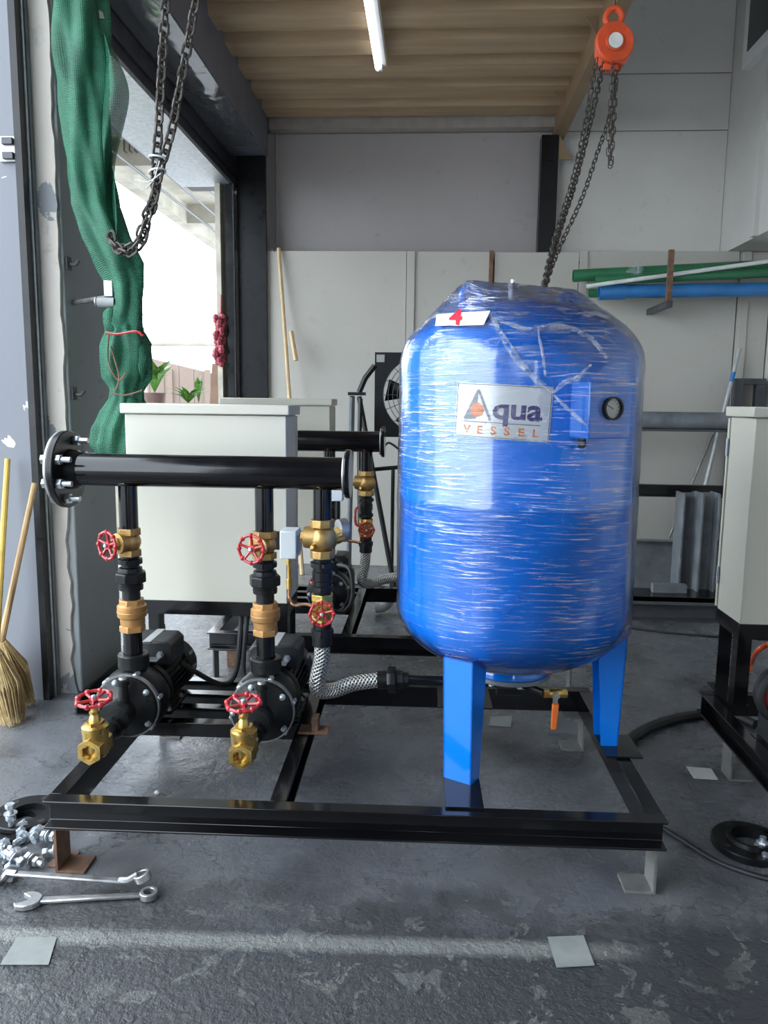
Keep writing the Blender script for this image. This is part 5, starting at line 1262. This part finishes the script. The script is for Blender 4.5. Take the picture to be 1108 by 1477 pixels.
# black steel channel at the foot of the column, angle offcuts seen behind the pumps
o = MB().prism([(0, 0), (.10, 0), (.10, .006), (.006, .006), (.006, .07), (0, .07)], (-1.33, 2.75, 0), (1, 0, 0), (0, 0, 1), (.0, 1.0, 0)).build('steel_angle', BLACK); tag(o, 'black steel angle lying along the foot of the peeling column', 'steel bar')
q = atz(340, 895, 0); o = MB().bx(q.x - .02, q.x + .02, q.y - .05, q.y + .6, 0, .05).build('steel_tube', BLACK); tag(o, 'short black steel tube on the floor behind the front cabinet stand', 'steel bar')
q = atz(305, 985, .05); o = MB().box((q.x, q.y + .35, .06), (.05, .03, .12)).build('rust_block', RUST, bevel=.003); tag(o, 'rusty brown steel block on the floor between the two pumps', 'block')

# ------------------------------------------------------------------ fan by the back wall
Yf = 4.9
fn = thing('drum_fan', 'black square industrial fan on a stand at the back wall', 'fan', at(560, 720, Yf))
f0 = at(541, 508, Yf); f1 = at(534, 630, Yf); W = .60
fz0, fz1 = f1.z, f0.z; fx0 = f0.x; fx1 = fx0 + .58; yc_ = Yf
fcx, fcz = (fx0 + fx1) / 2, (fz0 + fz1) / 2; R_ = .235
m = MB(); n_ = 40; sq = []
for i in range(n_):
    a_ = 2 * pi * i / n_ + pi / 4; s = max(abs(cos(a_)), abs(sin(a_))); sq.append((cos(a_) / s * .29, sin(a_) / s * (fz1 - fz0) / 2))
for yy in (yc_, yc_ + .012):
    for i in range(n_): m.v.append(Vector((fcx + sq[i][0], yy, fcz + sq[i][1])))
    for i in range(n_): a_ = 2 * pi * i / n_ + pi / 4; m.v.append(Vector((fcx + R_ * cos(a_), yy, fcz + R_ * sin(a_))))
for i in range(n_):
    j = (i + 1) % n_
    m.f += [(i, j, n_ + j, n_ + i), (2 * n_ + i, 3 * n_ + i, 3 * n_ + j, 2 * n_ + j), (i, 2 * n_ + i, 2 * n_ + j, j), (n_ + i, n_ + j, 3 * n_ + j, 3 * n_ + i)]
m.build('face_plate', BLACKM, fn, ang=25)
m = MB(); hz_ = (fz1 - fz0) / 2; m.bx(fx0, fx0 + .01, yc_ + .012, yc_ + .22, fz0, fz1); m.bx(fx1 - .01, fx1, yc_ + .012, yc_ + .22, fz0, fz1); m.bx(fx0 + .01, fx1 - .01, yc_ + .012, yc_ + .22, fz1 - .01, fz1); m.bx(fx0 + .01, fx1 - .01, yc_ + .012, yc_ + .22, fz0, fz0 + .01); m.build('housing', GREYSTEEL, fn)
g = MB()
for k in range(1, 9): g.torus((fcx, yc_ - .012 - .02 * (1 - k / 8), fcz), (0, 1, 0), R_ * k / 8, .0022, 40, 4)
for k in range(16):
    a_ = 2 * pi * k / 16; g.tube([(fcx + .03 * cos(a_), yc_ - .03, fcz + .03 * sin(a_)), (fcx + R_ * cos(a_), yc_ - .012, fcz + R_ * sin(a_))], .0022, 4)
g.build('wire_guard', DKSTEEL, fn)
for k in range(5):
    a_ = 2 * pi * k / 5 + .4; m = MB(); e = Vector((cos(a_), 0, sin(a_))); s_ = Vector((-sin(a_), 0, cos(a_))); c = Vector((fcx, yc_ + .08, fcz))
    m.add([c + e * .05 - s_ * .02, c + e * .05 + s_ * .02 + Vector((0, .02, 0)), c + e * .22 + s_ * .09 + Vector((0, .05, 0)), c + e * .22 - s_ * .05 - Vector((0, .02, 0))], [(0, 1, 2, 3)]); o = m.build('blade', PLASTIC, fn); md = o.modifiers.new('solid', 'SOLIDIFY'); md.thickness = .004
MB().lathe([(.0001, -.02), (.05, -.015), (.055, .06), (.0001, .065)], (fcx, yc_ + .06, fcz), (0, 1, 0), 18).build('hub', BLACKM, fn)
m = MB(); A_ = at(520, 575, Yf - .05); 
m.tube([A_, at(518, 650, Yf - .12), at(519, 760, Yf - .2)], .014, 8)
m.build('support_leg', BLACKM, fn)
m = MB(); q0 = at(518, 572, Yf); q1 = Vector((at(572, 812, Yf).x, Yf - .1, 0.0)); m.tube([q0, q1], .016, 8); m.build('support_leg', BLACKM, fn)
m = MB(); q1 = Vector((at(497, 780, Yf).x, Yf + .25, 0)); m.tube([at(508, 572, Yf), q1], .018, 8); m.build('support_leg', GREYSTEEL, fn)
m = MB(); m.tube([at(518, 566, Yf), at(527, 545, Yf), at(541, 527, Yf)], .018, 8); m.box(at(515, 568, Yf), (.11, .05, .02)); m.build('arm', BLACKM, fn)
m = MB(); m.tube([at(530, 678, Yf), at(575, 674, Yf), at(578, 674, Yf + .0)], .013, 8); q = at(567, 676, Yf); m.tube([q, (q.x, Yf, 0)], .012, 8); m.build('rest_bar', BLACKM, fn)
MB().bx(fx0 + .01, fx0 + .06, yc_ - .003, yc_, fz1 - .06, fz1 - .015).build('label', GREYBOX, fn)
q = at(490, 788, Yf); MB().tube([Vector((q.x, Yf, .02)), Vector((at(575, 795, Yf).x, Yf - .1, .02))], .016, 8).build('foot_bar', BLACKM, fn)
cable('fan_cable', 'thin black cable drooping under the fan', [at(548, 655, Yf), at(558, 640, Yf - .01), at(566, 641, Yf - .01), at(580, 652, Yf)], .007)
# stick leaning at the boards
a = at(400, 358, YB - .06); b = Vector((at(437, 590, YB - .3).x, YB - .35, 0.0)); o = thing('wooden_stick', 'thin pale wooden stick leaning on the white boards', 'stick', b); b2 = b; a2 = at(402, 358, YB - .03)
MB().tube([a2, a2.lerp(b2, .5), b2], [.013, .014, .016], 8).build('stick', WOODST, o); MB().tube([at(420, 478, YB - .14), at(427, 520, YB - .17)], .018, 6).build('splint', WOODST, o); MB().tube(spline([a2 + Vector((.0, 0, 0)), a2 + Vector((-.03, 0, -.02)), a2 + Vector((-.05, 0, .01))], 4), .004, 5).build('wire_hook', DKSTEEL, o)
cable('wall_conduit', 'thin pale cord running up the wall above the wooden stick', [at(398, 175, YU - .03), at(399, 270, YU - .03), at(399, 352, YU - .03)], .006, GREYBOX)
# plastic elbow and slab on the floor near the fan
q = at(555, 812, 4.3); el = thing('pvc_elbow', 'grey plastic pipe elbow on the floor by the fan', 'pipe elbow', (q.x, q.y, 0)); MB().tube(spline([(q.x - .05, q.y, .04), (q.x - .01, q.y, .045), (q.x + .02, q.y, .07), (q.x + .025, q.y, .12)], 5), .034, 14).build('elbow', GREYBOX, el); MB().ring((q.x + .025, q.y, .10), (q.x + .025, q.y, .14), .033, .042, 18).build('socket', GREYBOX, el)
# long wooden table slab? low light plinth at the back
# ------------------------------------------------------------------ pipes on wall brackets, upper right
Yp = 5.38
x_l = at(832, 400, Yp).x
def pipe_thing(name, label, pa, pb, r, mat, bore=True, extra=None):
    pa = Vector(pa); pb = Vector(pb); t = thing(name, label, 'pipe', pa)
    m = MB(); L = (pb - pa).length
    m.lathe([(r * .86, 0), (r, 0), (r, L), (r * .86, L)], pa, pb - pa, 22, closed=True); m.build('pipe', mat, t)
    return t
pipe_thing('pvc_pipe', 'dark green pipe on the wall bracket, its open end farthest left', at(827, 398, Yp), at(1125, 383, Yp), .040, GREENP)
pipe_thing('pvc_pipe', 'dark green pipe in front of the longer green one on the bracket', at(858, 404, Yp - .09), at(1125, 392, Yp - .09), .032, GREENP)
t = pipe_thing('pvc_pipe', 'blue plastic pipe with socket end on the lower wall bracket', at(864, 421, Yp - .05), at(1125, 417, Yp - .05), .044, BLUEP)
a = at(864, 421, Yp - .05); MB().ring(a, a + (at(902, 420.4, Yp - .05) - a), .0445, .053, 24).build('socket', BLUEP, t)
pipe_thing('pvc_pipe', 'short green pipe showing behind the blue socket end', at(850, 423, Yp + .05), at(960, 421, Yp + .05), .030, GREENP)
o = pipe_thing('white_strip', 'long thin white pipe slanting across the green pipes', at(846, 413, Yp - .15), at(1122, 375, Yp - .17), .013, WHITEP)
pb_ = thing('film_scrap', 'crumpled clear film twisted around the green pipe end', 'plastic film', at(918, 388, Yp - .12)); m = MB(); c = at(918, 388, Yp - .11); m.sphere(c, 1, 24, (.05, .04, .045)); m.v = [p + (p - c) * (.5 * noise.noise(p * 30)) for p in m.v]; m.build('scrap', FOLD, pb_)
bk = thing('pipe_bracket', 'steel wall bracket carrying the green and blue pipes', 'bracket', at(965, 430, YB - .03))
q = at(966, 380, Yp - .19); qb = at(955, 438, Yp - .19)
m = MB(); z_ = at(955, 433, Yp - .1).z - .02; m.bx(q.x - .016, q.x + .016, Yp - .23, Yp - .2, z_, at(966, 361, Yp - .2).z); m.build('front_post', RUST, bk, bevel=.002)
m = MB(); sx_ = 0.0; m.prism([(-.02, 0), (.02, 0), (.02, .04), (-.02, .04)], (q.x, Yp - .2, z_ - .04), (1, 0, 0), (0, 0, 1), (sx_, YB - Yp + .2, 0)); m.build('arm', DKSTEEL, bk, bevel=.002); MB().bx(q.x - .022, q.x + .022, Yp - .235, Yp - .195, z_ - .04, z_ - .0).build('front_box', DKSTEEL, bk, bevel=.002)

# ------------------------------------------------------------------ steel stock at the back right
def bar(name, label, mb, mat, cat='steel bar', bevel=.002):
    o = mb.build(name, mat, bevel=bevel); return tag(o, label, cat)
Ys = 5.1
a = at(926, 607, Ys); b = at(1060, 606, Ys); zt_, zb_ = at(980, 594, Ys).z, at(980, 619, Ys).z
rack = thing('steel_rack', 'dark steel storage rack along the back wall at right', 'rack', (1.3, Ys, 0))
x0r, x1r = at(900, 600, Ys).x - .25, 2.25
MB().bx(x0r, x1r, Ys - .02, Ys + .06, zb_ - .015, zb_).build('upper_rail', DKSTEEL, rack)
for x in (x0r + .03, x1r - .05): MB().bx(x - .025, x + .025, Ys + .06, Ys + .11, 0, zb_ - .015).build('upright', DKSTEEL, rack, bevel=.002)
za, zb3 = at(980, 699, 4.85).z, at(980, 716, 4.85).z
MB().channel((x0r, 4.86, za), (x1r, 4.86, za), (0, -1, 0), h=za - zb3, w=.05).build('lower_rail', BLACKM, rack)
for x in (x0r + .03, x1r - .05):
    MB().bx(x - .02, x + .02, 4.866, Ys + .06, za - .05, za - .01).build('side_arm', DKSTEEL, rack)
    MB().bx(x - .02, x + .02, Ys + .0, Ys + .06, zb_ - .055, zb_ - .015).build('side_arm', DKSTEEL, rack)
r1 = (zt_ - zb_) / 2
t = pipe_thing('steel_pipe', 'thick grey steel pipe lying on the upper rack rail', (x0r + .02, Ys + .0, zb_ + r1), (x1r - .02, Ys + .0, zb_ + r1), r1, GREYSTEEL)
pipe_thing('steel_pipe', 'thinner dark pipe lying behind the thick one on the rack', (x0r + .02, Ys + .0 + r1 + .022, zb_ + .022), (x1r - .02, Ys + r1 + .022, zb_ + .022), .022, DKSTEEL)
# upright H section pieces
def hbeam(label, px0, px1, pyt, pyb, Y, rz=.0):
    c0 = at((px0 + px1) / 2, pyb, Y); ct = at((px0 + px1) / 2, pyt, Y); w_ = at(px1, pyb, Y).x - at(px0, pyb, Y).x
    m = MB(); m.box((c0.x - w_ / 2 + .006, Y + .07, ct.z / 2), (.012, .15, ct.z)); m.box((c0.x + w_ / 2 - .006, Y + .07, ct.z / 2), (.012, .15, ct.z)); m.box((c0.x, Y + .07, ct.z / 2), (w_ - .024, .010, ct.z)); bar('steel_beam', label, m, GREYSTEEL)
hbeam('upright H section steel beam standing by the back wall, left one', 978, 1004, 712, 838, 4.64)
hbeam('upright H section steel beam standing beside the right cabinet', 1004, 1030, 712, 850, 4.56)
for lab, pa_, pb2, r_ in (('thin galvanised pipe leaning in the back right corner, its blue mark near the top', at(1067, 503, 5.46), at(1012, 722, 5.33), .014), ('thin rusty steel rod leaning on the boards, left of the galvanised pipe', at(1030, 622, YB - .02), at(955, 800, 5.42), .010)):
    d = pa_ - pb2; pb2 = pa_ - d * (pa_.z / d.z)
    t = pipe_thing('leaning_rod', lab, pb2, pa_, r_, M('galvanised', (.42, .44, .45), .45, .4, var=.2, vs=20) if r_ > .012 else STEELG)
    d = pa_ - pb2
    if r_ > .012: MB().cyl(pb2 + d * .86, pb2 + d * .9, r_ + .001, n=12).build('blue_mark', BLUEP, t)
fr = thing('steel_trestle', 'dark steel frame standing against the boards behind the right cabinet', 'frame', (at(1070, 560, 5.4).x, 5.4, 0))
q = at(1063, 548, 5.52); MB().bx(q.x - .02, q.x + .04, 5.49, 5.55, 0, q.z + .01).build('post', DKSTEEL, fr, bevel=.002); MB().bx(q.x + .04, 2.27, 5.49, 5.55, q.z - .03, q.z + .01).build('top_bar', DKSTEEL, fr, bevel=.002); MB().bx(2.21, 2.27, 5.49, 5.55, 0, q.z - .03).build('post', DKSTEEL, fr, bevel=.002)
q = at(975, 778, 5.0); bar('steel_beam', 'long grey channel lying on its side at the wall foot', MB().channel((x0r, 4.98, at(975, 778, 4.98).z), (x1r - .1, 4.98, at(975, 778, 4.98).z), (0, -1, 0), h=at(975, 778, 4.98).z - .03, w=.07), GREYSTEEL)
q = at(968, 845, 4.62); z_ = q.z; m = MB(); x0_, x1_ = at(941, 845, 4.52).x, at(990, 845, 4.52).x
zr = at(980, 856, 4.5).z
bar('steel_tube', 'short square grey tube lying before the upright beams', MB().prism([(0, 0), (.05, 0), (.05, .05), (0, .05)], (x0_, 4.50, zr), (0, 1, 0), (0, 0, 1), (x1_ - x0_, 0, 0)), GREYSTEEL)
m = MB(); m.channel((x0r - .1, 4.46, zr), (1.72, 4.46, zr), (0, -1, 0), h=.10, w=.05); m.bx(x0r - .1, 1.72, 4.461, 4.62, zr - .008, zr); m.bx(x0r - .1, 1.72, 4.61, 4.62, 0.0, zr - .008); m.bx(x0r - .1, 1.72, 4.45, 4.458, 0, zr - .1); bar('steel_beam', 'long black channel beam on the floor, nearest of the steel stock', m, BLACK)
zs = at(970, 868, 4.36).z
bar('steel_beam', 'long low dark beam on the floor in front of the black channel', MB().channel((x0r - .1, 4.36, zs), (1.70, 4.36, zs), (0, -1, 0), h=max(.03, zs), w=.06), DKSTEEL)

# ------------------------------------------------------------------ fluorescent tube
l0 = at(536, -40, 3.62); l1 = at(549, 97, 4.70)
zl = 3.06
li = thing('fluorescent_light', 'lit fluorescent tube light under the tan mezzanine deck', 'light', (-.34, 4.2, 3.1))
xa, xb_ = -.325, -.34
MB().box((-.33 + .02, 4.05, 3.095), (.045, 1.26, .05)).build('batten', WHITE, li, bevel=.004)
MB().cyl((-.336, 3.46, 3.055), (-.336, 4.66, 3.055), .016, n=16).build('tube', TUBE, li)
for yy in (3.44, 4.66): MB().box((-.33, yy, 3.065), (.04, .02, .05)).build('end_cap', WHITE, li, bevel=.003)
MB().cyl((-.31, 3.6, 3.12), (-.31, 3.6, 3.17), .006, n=8).build('hanger', ZINC, li); MB().cyl((-.31, 4.5, 3.12), (-.31, 4.5, 3.17), .006, n=8).build('hanger', ZINC, li)
